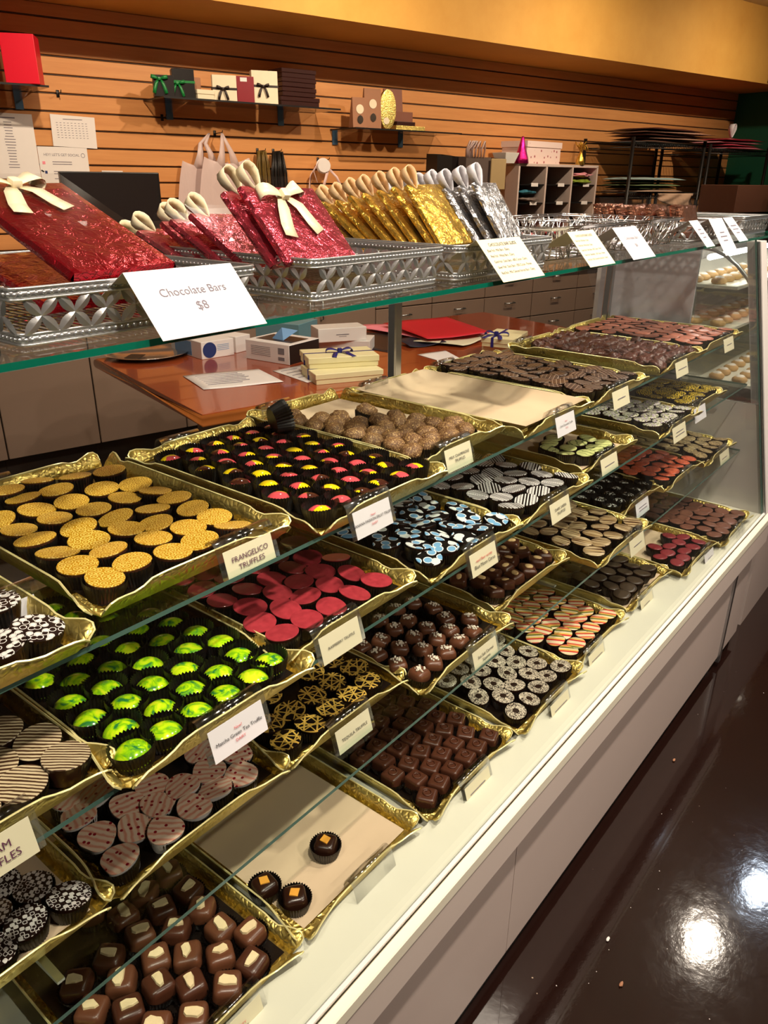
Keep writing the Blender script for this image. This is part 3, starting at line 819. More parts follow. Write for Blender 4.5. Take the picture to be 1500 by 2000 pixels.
tray('cluster', 'A', 1.765, 2.030, .600, 'black', 'gold tray of dark nut clusters on the upper shelf')
n = N('dark_cluster'); v = n.coord(rnd=.2); n.set(n.mix(n.noise(v, 120, 3), srgb(50, 26, 22), srgb(104, 64, 54)), .3); n.bump(n.noise(v, 260, 3), .8, .0015)
lay('cluster', [rough_ball('truffle', n.mat, .019, .0055, sq=.7), rough_ball('truffle', n.mat, .0185, .0055, sq=.7)], tgrid('cluster', .040, m=.02, jit=.004), 'lumpy dark chocolate nut cluster on the upper shelf', 'dark nut clusters', cat='chocolate', tilt=25)

tray('coral', 'A', 2.050, 2.360, .605, 'black', 'gold tray of coral topped truffles at the far end of the upper shelf')
lay('coral', discs('truffle', top_mat('coral_top', f_coral), R=.0203), tgrid('coral', .0445, m=.022, jit=.002), 'round truffle with a mottled coral top, far end of the upper shelf', 'coral topped truffles', tilt=6)

# --- middle shelf
tray('cream', 'B', .045, .285, .580, 'black', 'gold tray of striped truffles behind the label ending in REAM, left of the middle shelf')
px = crop(0, 1150, 3, [(150,1015),(240,1115),(380,1205),(175,1365),(30,1290),(60,910),(-40,1150),(-60,1020)])
pts = addback('cream', tpix('cream', px, .027, .0435), .046)
lay('cream', discs('truffle', top_mat('striped_top', f_stripe), R=.0235), pts, 'round dark truffle with fine cream stripes, left end of the middle shelf', 'cream striped truffles', tilt=8, spin=.9)

tray('matcha', 'B', .297, .530, .545, 'black', 'gold tray of bright green truffles behind the Matcha Green Tea Truffle label')
px = crop(0, 1150, 3, [(800,110),(905,175),(1005,242),(1120,315),(1235,385),(1340,460),(1450,540),(1290,645),(1110,725),(1430,700),(1235,805),(955,825),(825,740),(680,660),(645,545),(600,355),(735,420),(480,505),(430,395),(510,265),(625,175),(330,130),(440,180),(835,320),(960,375),(865,485),(1070,465),(1170,555),(940,595),(290,590),(210,500),(410,660),(505,750),(615,855),(755,935),(1050,945),(850,1065),(1599,606)])
pts = addback('matcha', tpix('matcha', px, .022, .040), .043)
lay('matcha', [dome('truffle', top_mat('green_swirled_dome', f_matcha, .14, .6), .0195)], pts, 'glossy bright green dome truffle in a black cup, Matcha Green Tea tray', 'green dome truffles', tilt=4)

tray('rasp', 'B', .535, .775, .578, 'black', 'gold tray of red topped truffles behind the RASPBERRY TRUFFLE label')
px = crop(300, 1050, 3, [(1295,345),(1160,430),(1030,505),(920,565),(780,650),(637,590),(517,510),(928,430),(805,497),(430,437),(570,370),(365,370),(500,300),(645,250),(712,310),(810,380),(930,325),(1085,345),(1195,300),(1080,265),(1005,195),(850,265),(780,200),(900,140),(345,240),(225,310)])
pts = addback('rasp', tpix('rasp', px, .027, .0425), .047)
lay('rasp', discs('truffle', top_mat('raspberry_top', f_rasp, .3), R=.0208), pts, 'round truffle with a plain raspberry red top, RASPBERRY TRUFFLE tray', 'raspberry red truffles', tilt=9)

tray('blue', 'B', .815, 1.045, .560, 'black', 'gold tray of blue and white dotted truffles behind the Blue Moon Citrus label')
lay('blue', discs('truffle', top_mat('blue_oval_top', f_blue), R=.0205), tgrid('blue', .0435, m=.022, jit=.002), 'black truffle with pale blue and white ovals, Blue Moon Citrus tray', 'blue and white oval patterned truffles', tilt=9)

tray('sabra', 'B', 1.065, 1.310, .560, 'black', 'gold tray of zigzag striped truffles behind the DARK SABRA TRUFFLES label')
lay('sabra', discs('truffle', top_mat('zigzag_top', f_sabra), R=.0210), tgrid('sabra', .0445, m=.023, jit=.003), 'black truffle with white stripes and zigzags, DARK SABRA tray', 'zigzag striped truffles', tilt=9)

tray('lime', 'B', 1.380, 1.605, .592, 'parch', 'gold tray with a few pale green truffles on parchment, middle shelf')
px = crop(800, 550, 2.143, [(605,705),(610,660),(745,665),(730,690),(705,715),(800,715),(830,692),(680,758),(738,742),(660,695)])
pts = tpix('lime', px, .027, .044)
lay('lime', discs('truffle', top_mat('pale_green_top', f_lime), (1, 2), R=.0190, body='dark_choc'), pts, 'oval truffle with a pale green streaked top on parchment', 'pale green streaked truffles', tilt=8)

tray('floral', 'B', 1.705, 1.935, .558, 'black', 'gold tray of green and lilac flowered truffles on the middle shelf')
lay('floral', discs('truffle', top_mat('flowered_top', f_floral), R=.0203), tgrid('floral', .044, m=.022, jit=.002), 'round truffle with a green, white and lilac flowered top', 'flowered truffles', tilt=7)

tray('yheart', 'B', 1.955, 2.190, .575, 'black', 'gold tray of yellow speckled truffles at the far end of the middle shelf')
lay('yheart', discs('truffle', top_mat('yellow_spotted_top', f_yheart), (0, 1), R=.0205), tgrid('yheart', .044, m=.024, rows=4), 'black truffle dotted with yellow, far end of the middle shelf', 'yellow dotted truffles', tilt=8)

# --- lowest shelf
tray('hearts', 'C', .03, .275, .612, 'parch', 'gold tray of black and white heart patterned truffles, left end of the lowest shelf')
px = crop(0, 1700, 5, [(275,290),(465,480),(115,700),(430,770),(100,1030),(-60,500),(60,150),(-120,850)])
pts = tpix('hearts', px, .027, .042)
lay('hearts', discs('truffle', top_mat('heart_pattern_top', f_hearts), (0, 1), R=.0215), pts, 'black truffle covered in tiny white hearts, left end of the lowest shelf', 'tiny heart patterned truffles', tilt=9)

tray('pinkh', 'C', .300, .545, .612, 'black', 'gold tray of pink streaked heart truffles under the Matcha Green Tea tray')
px = crop(0, 1550, 2.5, [(645,370),(795,245),(540,270),(665,190),(445,190),(805,120),(960,150),(605,95),(900,30),(1115,40)])+[(493,1533),(457,1500),(408,1527),(405,1480),(313,1550),(243,1587),(187,1520),(158,1487),(110,1450),(63,1418),(97,1440),(150,1560)]
def heartf(a): return 1+.10*math.cos(3*(a))*.5-.16*max(0, math.cos(a-PI/2))**6*1.0+.10*max(0, math.cos(a+PI/2))**4
SH.append(heartf)
pts = addback('pinkh', tpix('pinkh', px, .027, .041), .046)
lay('pinkh', discs('truffle', top_mat('pink_streaked_top', f_pinkh, .35), (4,), R=.0215, body='white', cup=True), pts, 'heart shaped white truffle with pink streaks and red spots, lowest shelf', 'pink streaked heart truffles', tilt=8)

tray('teq', 'C', .563, .805, .612, 'black', 'gold tray of black and gold lined truffles behind the TEQUILA TRUFFLE label')
px = crop(300, 1050, 3, [(1195,795),(1190,930),(1310,870),(1090,1015),(1050,850),(945,965),(835,1045),(945,1125),(790,1195),(1080,740),(930,790),(720,1080)])
pts = addback('teq', tpix('teq', px, .027, .044), .05)
lay('teq', discs('truffle', top_mat('gold_lined_top', f_lines), (0, 1), R=.0215), pts, 'black truffle with random gold lines, TEQUILA TRUFFLE tray', 'gold lined truffles', tilt=7)

tray('salt', 'C', .812, 1.060, .570, 'black', 'gold tray of salted milk chocolates behind the Sea Salt Carmel Squares label')
px = crop(650, 950, 3, [(535,1140),(425,1085),(630,1080),(720,1015),(820,950),(915,885),(800,835),(720,890),(630,960),(530,1020),(310,1025),(210,970),(410,970),(515,920),(600,860),(690,795),(605,740),(500,800),(415,870),(330,800),(315,905),(430,745),(500,690)])
def salted():
    o = square('caramel', 'milk_choc', .030, .022, True, .010)
    g = MB()
    for i in range(26):
        a = random.uniform(0, 2*PI); r = random.uniform(0, .010); s = random.uniform(.0012, .0028)
        g.box((r*math.cos(a)+.002, r*math.sin(a), .0245+random.uniform(0, .001)), (s, s, s*.7), T(0, 0, 0))
    g.build('salt_flakes', M['icing'], o); return o
pts = addback('salt', tpix('salt', px, .026, .040), .044)
lay('salt', [salted(), salted()], pts, 'milk chocolate caramel square topped with coarse salt, Sea Salt Carmel tray', 'salted caramel squares', cat='caramel', tilt=8)

tray('almond', 'C', 1.105, 1.360, .610, 'parch', 'gold tray of almond topped chocolates next to the Blue Moon Citrus label')
M['almond'] = flat('almond_flake', srgb(232, 198, 138), .5, var=.1)
def almond():
    o = square('bonbon', 'mid_choc', .033, .026, True, .008)
    g = MB(); g.rev([(.004, 0), (.0072, .0006), (.0072, .0016), (.004, .0024)], 16, lambda a: 1+.45*math.cos(a)**2-.2, M=T(.001, .002, .0275) @ RX(.15)); g.build('almond_slice', M['almond'], o, True); return o
pts = tgrid('almond', .043, m=.026, jit=.004)
lay('almond', [almond()], pts[:30], 'square brown chocolate with an almond slice on top, lowest shelf', 'almond topped chocolates', cat='bonbon', tilt=9)

tray('wood', 'C', 1.392, 1.635, .540, 'black', 'gold tray of brown streaked truffles, fifth tray from the left on the lowest shelf')
lay('wood', discs('truffle', top_mat('brown_streaked_top', f_wood), R=.0215), tgrid('wood', .0445, m=.023, jit=.004), 'round truffle with a beige and brown streaked top like wood grain', 'wood grain truffles', tilt=8, spin=.4)

tray('silver', 'C', 1.655, 1.895, .612, 'black', 'gold tray of black silver tipped dome truffles on the lowest shelf')
lay('silver', [dome('truffle', top_mat('silver_tipped_dome', f_silver, .25), .019)], tgrid('silver', .045, m=.024, jit=.002), 'black dome truffle with a silvery tip in a black cup', 'silver tipped truffles', tilt=4)

tray('red', 'C', 1.905, 2.160, .590, 'black', 'gold tray of orange red truffles on the lowest shelf')
lay('red', discs('truffle', top_mat('orange_red_top', f_red), R=.0205), tgrid('red', .043, m=.022, jit=.004), 'round truffle with a glowing orange red mottled top', 'orange red truffles', tilt=8)

tray('beige', 'C', 2.168, 2.400, .572, 'parch', 'gold tray of beige patterned truffles at the far end of the lowest shelf')
lay('beige', discs('truffle', top_mat('beige_patterned_top', f_beige), (0, 1), R=.0205), tgrid('beige', .044, m=.022, jit=.004, rows=6), 'round truffle with a beige marbled top, far end of the lowest shelf', 'beige marbled truffles', tilt=8)

# --- white deck
tray('variety', 'D', .225, .468, .520, 'black', 'gold tray of brown squares with cream chunks behind the VARIETY TRUFFLE label')
M['chunk'] = flat('cream_chunk', srgb(232, 212, 166), .6, var=.12, vs=200, bump=.5, bs=300)
def chunky(k):
    o = square('bonbon', 'milk_choc' if k else 'mid_choc', .034, .026, True, .009)
    random.seed(40+k); g = MB(); m_ = 9; pr = []
    for i in range(m_):
        a = 2*PI*i/m_; r = random.uniform(.0062, .0115)*(1.25 if k == 1 and abs(math.cos(a)) > .7 else 1); pr.append((r*math.cos(a)*1.1, r*math.sin(a)*.8))
    vs = [(x, y, .027) for x, y in pr]+[(x*.9, y*.9, .0305+random.uniform(0, .001)) for x, y in pr]
    g.add(vs, [tuple(range(m_, 2*m_)), tuple(range(m_))[::-1]]+[(i, (i+1) % m_, m_+(i+1) % m_, m_+i) for i in range(m_)])
    g.build('cream_chunk', M['chunk'], o); return o
px = crop(0, 1550, 2.5, [(1020,1080),(820,1090),(700,1010),(945,960),(500,1030),(815,900),(600,900),(1140,930),(1080,850),(940,790),(865,700),(1070,700),(1215,725),(1275,820),(990,600),(755,810),(680,700),(550,780),(385,900),(790,600),(610,600),(920,490),(720,500),(840,420),(500,550),(450,470),(320,450),(560,1130)])
pts = tpix('variety', px, .030, .0415); random.seed(11)
pr = [chunky(k) for k in range(3)]; random.seed(12)
lay('variety', pr, pts, 'square milk chocolate with a cream coloured chunk on top, nearest tray on the white deck', 'chocolates with cream chunks', cat='bonbon', tilt=8)

tray('three', 'D', .497, .730, .525, 'parch', 'almost empty gold tray with three dark truffles on the white deck')
M['peel'] = flat('orange_peel', srgb(226, 160, 60), .45, var=.12, vs=120)
def peeled():
    o = square('bonbon', 'dark_choc', .032, .027, False, .010)
    add_cup(o, .0178, .0232, .021)
    g = MB(); g.add([(-.008, -.004, 0), (.004, -.007, 0), (.008, .004, 0), (-.003, .008, 0), (-.008, -.004, .0016), (.004, -.007, .0016), (.008, .004, .0022), (-.003, .008, .0016)], [(3,2,1,0), (4,5,6,7), (0,1,5,4), (1,2,6,5), (2,3,7,6), (3,0,4,7)], T(0, 0, .0288))
    g.build('orange_peel', M['peel'], o); return o
P3 = [((636, 1652), 'dark chocolate with an orange peel square standing alone in the nearly empty tray', .5), ((517, 1732), 'dark chocolate with orange peel, left of the touching pair in the nearly empty tray', 1.4), ((576, 1755), 'dark chocolate with orange peel, right of the touching pair in the nearly empty tray', 2.5)]
b0 = peeled()
for i, (q, lb, rz) in enumerate(P3):
    o = b0 if i == 0 else copy_tree(b0)
    tag(o, lb, 'bonbon', 'orange peel chocolates'); p = U(q[0], q[1], ZD+.022); o.location = (p.x, p.y, ZD+.005); o.rotation_euler = (0, 0, rz)

tray('swirl', 'D', .770, 1.000, .515, 'black', 'gold tray of dark square chocolates with swirls on the white deck')
def swirled():
    o = square('bonbon', 'mid_choc', .031, .023, True, .006)
    g = MB(); pt = [((.0045+.0045*t)*math.cos(7.5*t), (.0045+.0045*t)*math.sin(7.5*t), .0258-.0006*t) for t in [i/26 for i in range(27)]]
    g.tube(pt, [.0016]*25+[.001, .0004], 6); g.build('piped_swirl', M['mid_choc'], o, True); return o
lay('swirl', [swirled()], tgrid('swirl', .039, m=.022, jit=.002), 'square dark chocolate with a piped swirl on top, white deck', 'swirled square chocolates', cat='bonbon', tilt=4, spin=.2)

tray('bw', 'D', 1.040, 1.275, .508, 'black', 'gold tray of black and white ring truffles on the white deck')
lay('bw', discs('truffle', top_mat('marbled_ring_top', f_marble), (0, 1), R=.0205), tgrid('bw', .044, m=.024, jit=.003), 'truffle with a black and white marbled ring top, white deck', 'marbled ring truffles', tilt=8)

tray('rainbow', 'D', 1.288, 1.530, .525, 'black', 'gold tray of rainbow striped truffles on the white deck')
lay('rainbow', discs('truffle', top_mat('rainbow_striped_top', f_rainbow, .35), (0, 1), R=.0205), tgrid('rainbow', .043, m=.023, jit=.003), 'truffle with red, yellow and green stripes on a cream top', 'rainbow striped truffles', tilt=6, spin=.3)

tray('dark', 'D', 1.585, 1.820, .530, 'parch', 'gold tray of plain dark truffles on the white deck')
lay('dark', discs('truffle', top_mat('dull_dark_top', f_dark), (0, 1), R=.0205), tgrid('dark', .043, m=.030, jit=.003), 'round truffle with a plain dull dark top, white deck', 'plain dark truffles', tilt=8)

tray('crim', 'D', 1.843, 2.075, .492, 'parch', 'half empty gold tray with a dozen crimson truffles on the white deck')
px = crop(1200, 900, 5, [(575,745),(745,790),(640,805),(425,850),(560,840),(590,910),(470,935),(750,900),(760,950),(830,870),(890,825),(680,1010)])
lay('crim', discs('truffle', top_mat('crimson_top', f_crim), (0, 1), R=.0185), tpix('crim', px, .027, .041), 'dark truffle with a small crimson top, in the half empty tray', 'crimson topped truffles', tilt=6)

tray('brown', 'D', 2.088, 2.335, .470, 'black', 'gold tray of dull brown truffles at the far end of the white deck')
lay('brown', discs('truffle', top_mat('dull_brown_top', f_brown), (0, 1), R=.0205), tgrid('brown', .043, m=.022, jit=.004), 'round truffle with a dull reddish brown top, far end of the white deck', 'dull brown truffles', tilt=8)

settle()
# a stray folded paper cup between two upper trays
g = MB(); pleat(g, .0175, .0228, .024, 30, .0011)
o = g.build('paper_cup', M['cup'], None, False, solid=.0004); p = U(532, 833, ZA+.04); o.location = (p.x, p.y, ZA+.050); o.rotation_euler = (0, math.radians(80), -.35); o.scale = (1.15, 1.15, 1.15)
tag(o, 'empty black pleated paper cup lying on its side between the two nearest upper trays', 'paper cup')

# --- label holders clipped to the trays
def hold(key, u, v, label, lines=(), **k):
    sh, x0, x1, yf, d = TR[key]; p = UY(u, v, yf-.020)
    x = min(max(p.x, x0+.02), x1+.04)
    return holder(x, yf, ZS[sh], label, lines, **k)
hold('frang', 487, 1085, 'clear holder with a cream card reading FRANGELICO TRUFFLES', ['FRANGELICO', 'TRUFFLES'])
hold('banana', 727, 1000, 'clear holder with a white card reading BANANA PASSION FRUIT TRUFFLE DAIRY', [('New!', 'ink_red'), ('BANANA PASSION FRUIT TRUFFLE', 'ink_black'), ('DAIRY', 'ink_red')], card='white', size=.0053)
hold('champ', 895, 885, 'clear holder with a cream card reading MILK CHAMPAGNE TRUFFLES', [('MILK CHAMPAGNE', 'ink_black'), ('TRUFFLES', 'ink_black')], size=.0066)
hold('paper', 1105, 812, 'clear holder with a white card on the empty parchment tray', [('New!', 'ink_red'), ('Dark Chocolate Truffle', 'ink_black'), ('Dairy', 'ink_red')], card='white', size=.0052)
hold('cross', 1213, 765, 'cream label card on the crosshatched truffle tray', faded=1, w=.095)
hold('cluster', 1333, 702, 'cream label card on the nut cluster tray', faded=1, w=.096)
hold('coral', 1423, 668, 'cream label card on the coral truffle tray', faded=1, w=.102)
q_ = U(-14, 1172, ZA+.03); holder(q_.x, q_.y+.01, ZA, 'white label card on the dotted truffle tray', faded=2, card='white')
hold('cream', -12, 1690, 'clear holder with a cream card reading CREAM TRUFFLES', ['CREAM', 'TRUFFLES'], size=.0105)
hold('matcha', 465, 1440, 'clear holder with a white card reading New! Matcha Green Tea Truffle DAIRY', [('New!', 'ink_red'), ('Matcha Green Tea Truffle', 'ink_black'), ('DAIRY', 'ink_red')], card='white', size=.0060)
hold('rasp', 664, 1258, 'clear holder with a cream card reading RASPBERRY TRUFFLE', [('RASPBERRY TRUFFLE', 'ink_black')], size=.0054)
hold('blue', 943, 1095, 'clear holder with a cream card reading new! Beer variety Blue Moon Citrus', [('new! Beer variety', 'ink_red'), ('Blue Moon Citrus', 'ink_black')], size=.0080)
hold('sabra', 1093, 992, 'clear holder with a cream card reading DARK SABRA TRUFFLES', [('DARK SABRA', 'ink_black'), ('TRUFFLES', 'ink_black')], size=.0072)
hold('lime', 1190, 898, 'cream label card on the pale green truffle tray', faded=1, w=.095)
hold('floral', 1322, 866, 'cream label card on the flowered truffle tray', faded=2, w=.102)
hold('yheart', 1357, 808, 'white label card on the yellow dotted truffle tray', faded=1, w=.102, card='white')
hold('teq', 690, 1420, 'clear holder with a cream card reading TEQUILA TRUFFLE', [('TEQUILA TRUFFLE', 'ink_black')], size=.0068)
hold('salt', 945, 1297, 'clear holder with a cream card reading Sea Salt Carmel Squares', [('Sea Salt Carmel', 'ink_black'), ('Squares', 'ink_black')], size=.0076)
hold('silver', 1253, 993, 'white label card on the silver tipped truffle tray', faded=2, w=.095, card='white')
hold('wood', 1243, 1062, 'cream label card on the wood grain truffle tray', faded=1, w=.095)
hold('red', 1346, 932, 'clear label holder without a card on the orange red truffle tray', card=None)
hold('beige', 1413, 898, 'cream label card on the beige marbled truffle tray', faded=1, w=.102)
hold('variety', 462, 1962, 'clear holder with a cream card reading VARIETY TRUFFLE', [('VARIETY', 'ink_red'), ('TRUFFLE', 'ink_black')], size=.0065, lift=-.002)
hold('swirl', 934, 1518, 'cream label card on the swirled chocolate tray', faded=1, lift=-.002)
hold('bw', 1093, 1378, 'cream label card on the marbled ring truffle tray', faded=1, lift=-.002)
hold('rainbow', 1165, 1275, 'cream label card leaning on the rainbow striped truffle tray', faded=1, lift=-.002)
hold('dark', 1265, 1160, 'cream label card on the plain dark truffle tray', faded=1, lift=-.002)
hold('crim', 1383, 1095, 'white label card on the half empty crimson truffle tray', faded=1, card='white', lift=-.002)
hold('brown', 1447, 1042, 'clear label holder without a card on the dull brown truffle tray', card=None, lift=-.002)
hold('three', 735, 1752, 'empty clear label holder lying at the front of the nearly empty tray', card=None, lift=-.004)
for key, lb, dx in (('frang', 'gold swirl truffle', .07), ('banana', 'pink and yellow truffle', .08), ('champ', 'sugared truffle', .05), ('paper', 'empty parchment', .06), ('cross', 'crosshatched truffle', .05), ('cluster', 'nut cluster', .05), ('dots', 'dotted truffle', .12)):
    sh, x0, x1, yf, d = TR[key]
    t = holder(x0+dx, 0, ZS[sh], 'empty clear sleeve clipped to the back edge of the %s tray' % lb, card=None, w=.075)
    t.location = (x0+dx, yf+d+.009, ZS[sh]+.026); t.rotation_euler = (0, 0, PI)
# ------------------------------------------------------------------ silver baskets on the glass top
_ico = None
def ico_bead():
    global _ico
    if _ico is None:
        bm = bmesh.new(); bmesh.ops.create_icosphere(bm, subdivisions=1, radius=1)
        bm.verts.index_update(); _ico = ([v.co.copy() for v in bm.verts], [[v.index for v in f.verts] for f in bm.faces]); bm.free()
    return _ico
def petal(g, A, B, w, nrm, th=.0014):
    A, B = Vector(A), Vector(B); ax = (B-A).normalized(); sd = ax.cross(Vector(nrm)).normalized(); nn = Vector(nrm)
    vs = []; K = 6
    for i in range(K+1):
        t = i/K; c = A.lerp(B, t); h = w/2*math.sin(PI*t)**.8+.0006
        vs += [c-sd*h, c+nn*(th*math.sin(PI*t)+.0005), c+sd*h, c-nn*.0006]
    fs = []
    for i in range(K):
        for k in range(4): l = (k+1) % 4; fs.append((4*i+k, 4*i+l, 4*i+4+l, 4*i+4+k))
    g.add(vs, fs)
def petal_basket(x0, x1, y0, y1, label, beads=True):
    cx, cy = (x0+x1)/2, (y0+y1)/2; t = thing('petal_basket', label, 'basket', (cx, cy, ZT), 0, 'silver petal baskets on the glass top')
    w, d = x1-x0, y1-y0; zb, zt, fl = .0045, .0440, .007
    cr = .010
    def loop(o, z):
        pts = []
        for sx, sy, a0 in ((1, 1, 0), (-1, 1, PI/2), (-1, -1, PI), (1, -1, 3*PI/2)):
            for k in range(4):
                a = a0+k*PI/6; pts.append((sx*(w/2+o-cr)+cr*math.cos(a), sy*(d/2+o-cr)+cr*math.sin(a), z))
        return pts
    for nme, o, z, hh in (('beaded_base', 0, zb, .0045), ('beaded_rim', fl, zt, .0045)):
        g = MB(); L = loop(o, z); m_ = len(L)
        vs = [];
        for p in L:
            q = Vector((p[0], p[1], 0)).normalized()
            vs += [(p[0], p[1], z-hh), (p[0], p[1], z+hh), (p[0]-q.x*.002, p[1]-q.y*.002, z+hh), (p[0]-q.x*.002, p[1]-q.y*.002, z-hh)]
        fs = [(4*i+k, 4*((i+1) % m_)+k, 4*((i+1) % m_)+(k+1) % 4, 4*i+(k+1) % 4) for i in range(m_) for k in range(4)]
        g.add(vs, fs)
        g.tube([(p[0], p[1], z+hh) for p in L], .0016, 6, closed=True); g.tube([(p[0], p[1], z-hh) for p in L], .0011, 5, closed=True)
        if beads:
            bv, bf = ico_bead()
            for i in range(m_):
                a, b = Vector(L[i]), Vector(L[(i+1) % m_]); n_ = max(1, int((b-a).length/.0068))
                for k in range(n_):
                    c = a.lerp(b, k/n_); q = Vector((c.x, c.y, 0))
                    g.add([c+v*.0024 for v in bv], bf)
        g.build(nme, M['silver'], t, True)
    g = MB(); P_ = .0300
    for (ax, L, off, nr) in (('x', w, -1, (0, -1, 0)), ('x', w, 1, (0, 1, 0)), ('y', d, -1, (-1, 0, 0)), ('y', d, 1, (1, 0, 0))):
        n_ = max(2, round((L-.008)/P_)); p = (L-.008)/n_
        for i in range(n_):
            c = -L/2+.004+p*(i+.5); zm = (zb+zt)/2
            def pt(a, z):
                o_ = (d/2 if ax == 'x' else w/2)+fl*(z-zb)/(zt-zb)
                return (a, off*o_, z) if ax == 'x' else (off*o_, a, z)
            for sg in (-1, 1):
                petal(g, pt(c, zm), pt(c+sg*p/2, zt-.004), .0094, nr); petal(g, pt(c, zm), pt(c+sg*p/2, zb+.004), .0094, nr)
    g.build('petal_lattice', M['silver'], t, 'auto')
    g = MB(); n_ = int(w/.009)
    for i in range(1, n_): x = -w/2+w*i/n_; g.tube([(x, -d/2, .0035), (x, d/2, .0035)], .0007, 4, caps=False)
    for i in range(1, 9): y = -d/2+d*i/9; g.tube([(-w/2, y, .0022), (w/2, y, .0022)], .0009, 4, caps=False)
    g.build('wire_floor', M['steel'], t, False)
    return t
petal_basket(.325, .588, .662, .985, 'silver petal basket nearest the camera holding a red foil bar')
petal_basket(.690, .948, .662, .978, 'silver petal basket holding pink foil bars')
petal_basket(.990, 1.270, .658, .978, 'silver petal basket holding gold and silver foil bars')
petal_basket(2.020, 2.330, .668, .965, 'silver petal basket of copper wrapped bars towards the far end', True)
petal_basket(2.470, 2.740, .668, .965, 'farthest silver petal basket, past the end frame', False)
def wire_basket(x0, x1, y0, y1, label, seed):
    rr = random.Random(seed); cx, cy = (x0+x1)/2, (y0+y1)/2; w, d, h = x1-x0, y1-y0, .056
    t = thing('wire_basket', label, 'basket', (cx, cy, ZT), 0, 'twig wire baskets')
    f = lambda x, y, z: (x*(1+.10*z/h), y*(1+.08*z/h), z)
    g = MB()
    for z, r in ((.003, .0017), (h, .0022)):
        g.tube([f(-w/2, -d/2, z), f(w/2, -d/2, z), f(w/2, d/2, z), f(-w/2, d/2, z)], r, 7, closed=True)
    g.tube([f(-w/2-.005, -d/2-.004, h+.004), f(w/2+.005, -d/2-.004, h+.004), f(w/2+.005, d/2+.004, h+.004), f(-w/2-.005, d/2+.004, h+.004)], .0016, 6, closed=True)
    g.build('wire_rim', M['wire'], t, True)
    g = MB()
    for L, fn in ((w, lambda a, z, s: f(a, s*d/2, z)), (d, lambda a, z, s: f(s*w/2, a, z))):
        for s in (-1, 1):
            for i in range(int(L/.0085)):
                a = rr.uniform(-L/2, L/2); b = min(L/2, max(-L/2, a+rr.uniform(-.05, .05)))
                pa, pb = Vector(fn(a, 0.002, s)), Vector(fn(b, h+rr.uniform(0, .006), s)); mid = pa.lerp(pb, .5)+Vector((rr.uniform(-.005, .005), rr.uniform(-.005, .005), 0))
                g.tube([pa, mid, pb], rr.uniform(.0009, .0016), 5)
    for i in range(46):
        g.tube([(rr.uniform(-w/2, w/2), rr.uniform(-d/2, d/2), .003), (rr.uniform(-w/2, w/2), rr.uniform(-d/2, d/2), .006)], .0011, 4)
    g.build('twisted_wires', M['wire'], t, True)
wire_basket(1.335, 1.625, .690, .975, 'silver twig wire basket behind the second chocolate bar guide card', 3)
wire_basket(1.665, 1.960, .690, .975, 'silver twig wire basket right of the small white price card', 5)

# ------------------------------------------------------------------ foil bars
def foil(name, a, b, rough=.22):
    n = N(name); v = n.coord(rnd=.3); z = n.noise(v, 70, 3, .6); n.set(n.mix(z, a, b), rough, .85, .6, .4)
    n.bump(n.noise(v, 55, 3, .7, 1.2), .55, .006); return n.mat
FO = {'red': foil('red_foil', srgb(170, 4, 24), srgb(206, 20, 44)), 'pink': foil('pink_foil', srgb(190, 36, 62), srgb(228, 96, 112)),
      'gold': foil('gold_foil', srgb(226, 168, 46), srgb(250, 214, 104)), 'silver': foil('silver_foil', srgb(130, 130, 134), srgb(190, 190, 194)),
      'copper': foil('copper_foil', srgb(150, 96, 74), srgb(206, 146, 116))}
M['rib_cream'] = flat('cream_satin', srgb(246, 232, 196), .38, var=.03); M['rib_peach'] = flat('peach_satin', srgb(246, 208, 158), .38, var=.03)
M['rib_white'] = flat('white_satin', srgb(236, 234, 240), .38, var=.03); M['navy'] = flat('navy_satin', srgb(28, 30, 110), .35, var=.1)
M['rib_green'] = flat('green_satin', srgb(22, 120, 56), .35); M['rib_dark'] = flat('dark_brown_satin', srgb(40, 26, 22), .4)
def ribbon_loop(g, c, ax, up, a, b, w, n_=14, th0=-2.6, th1=2.6):
    """a teardrop loop from c going along ax, opening in the ax/up plane, ribbon width along the third axis"""
    c, ax, up = Vector(c), Vector(ax).normalized(), Vector(up).normalized(); sd = ax.cross(up).normalized(); pts = []; ws = []
    for i in range(n_+1):
        t = i/n_; th = -PI+2*PI*t
        r = (1+math.cos(th))/2
        pts.append(c+ax*a*r+up*b*math.sin(th)*(.35+.65*r)); ws.append(w*(.35+.65*min(1, r*1.6)))
    g.strip(pts, ws, sd)
def bow(g, c, X, Z, nrm, s=1.0, w=.017, tails=True):
    c, X, Z, nrm = Vector(c), Vector(X), Vector(Z), Vector(nrm)
    for sg in (-1, 1):
        ribbon_loop(g, c, X*sg+Z*.25, nrm, .036*s, .010*s, w)
        if tails:
            p = [c+X*sg*.004*s, c+X*sg*.014*s-Z*.018*s+nrm*.004, c+X*sg*.022*s-Z*.040*s+nrm*.002, c+X*sg*.026*s-Z*.056*s+nrm*.003]
            g.strip(p, [w*.5, w*.9, w, w], (X*1+Z*.35*sg).normalized())
    g.rbox(tuple(c+nrm*.004), (.011*s, .009*s, .012*s), .003, 2)
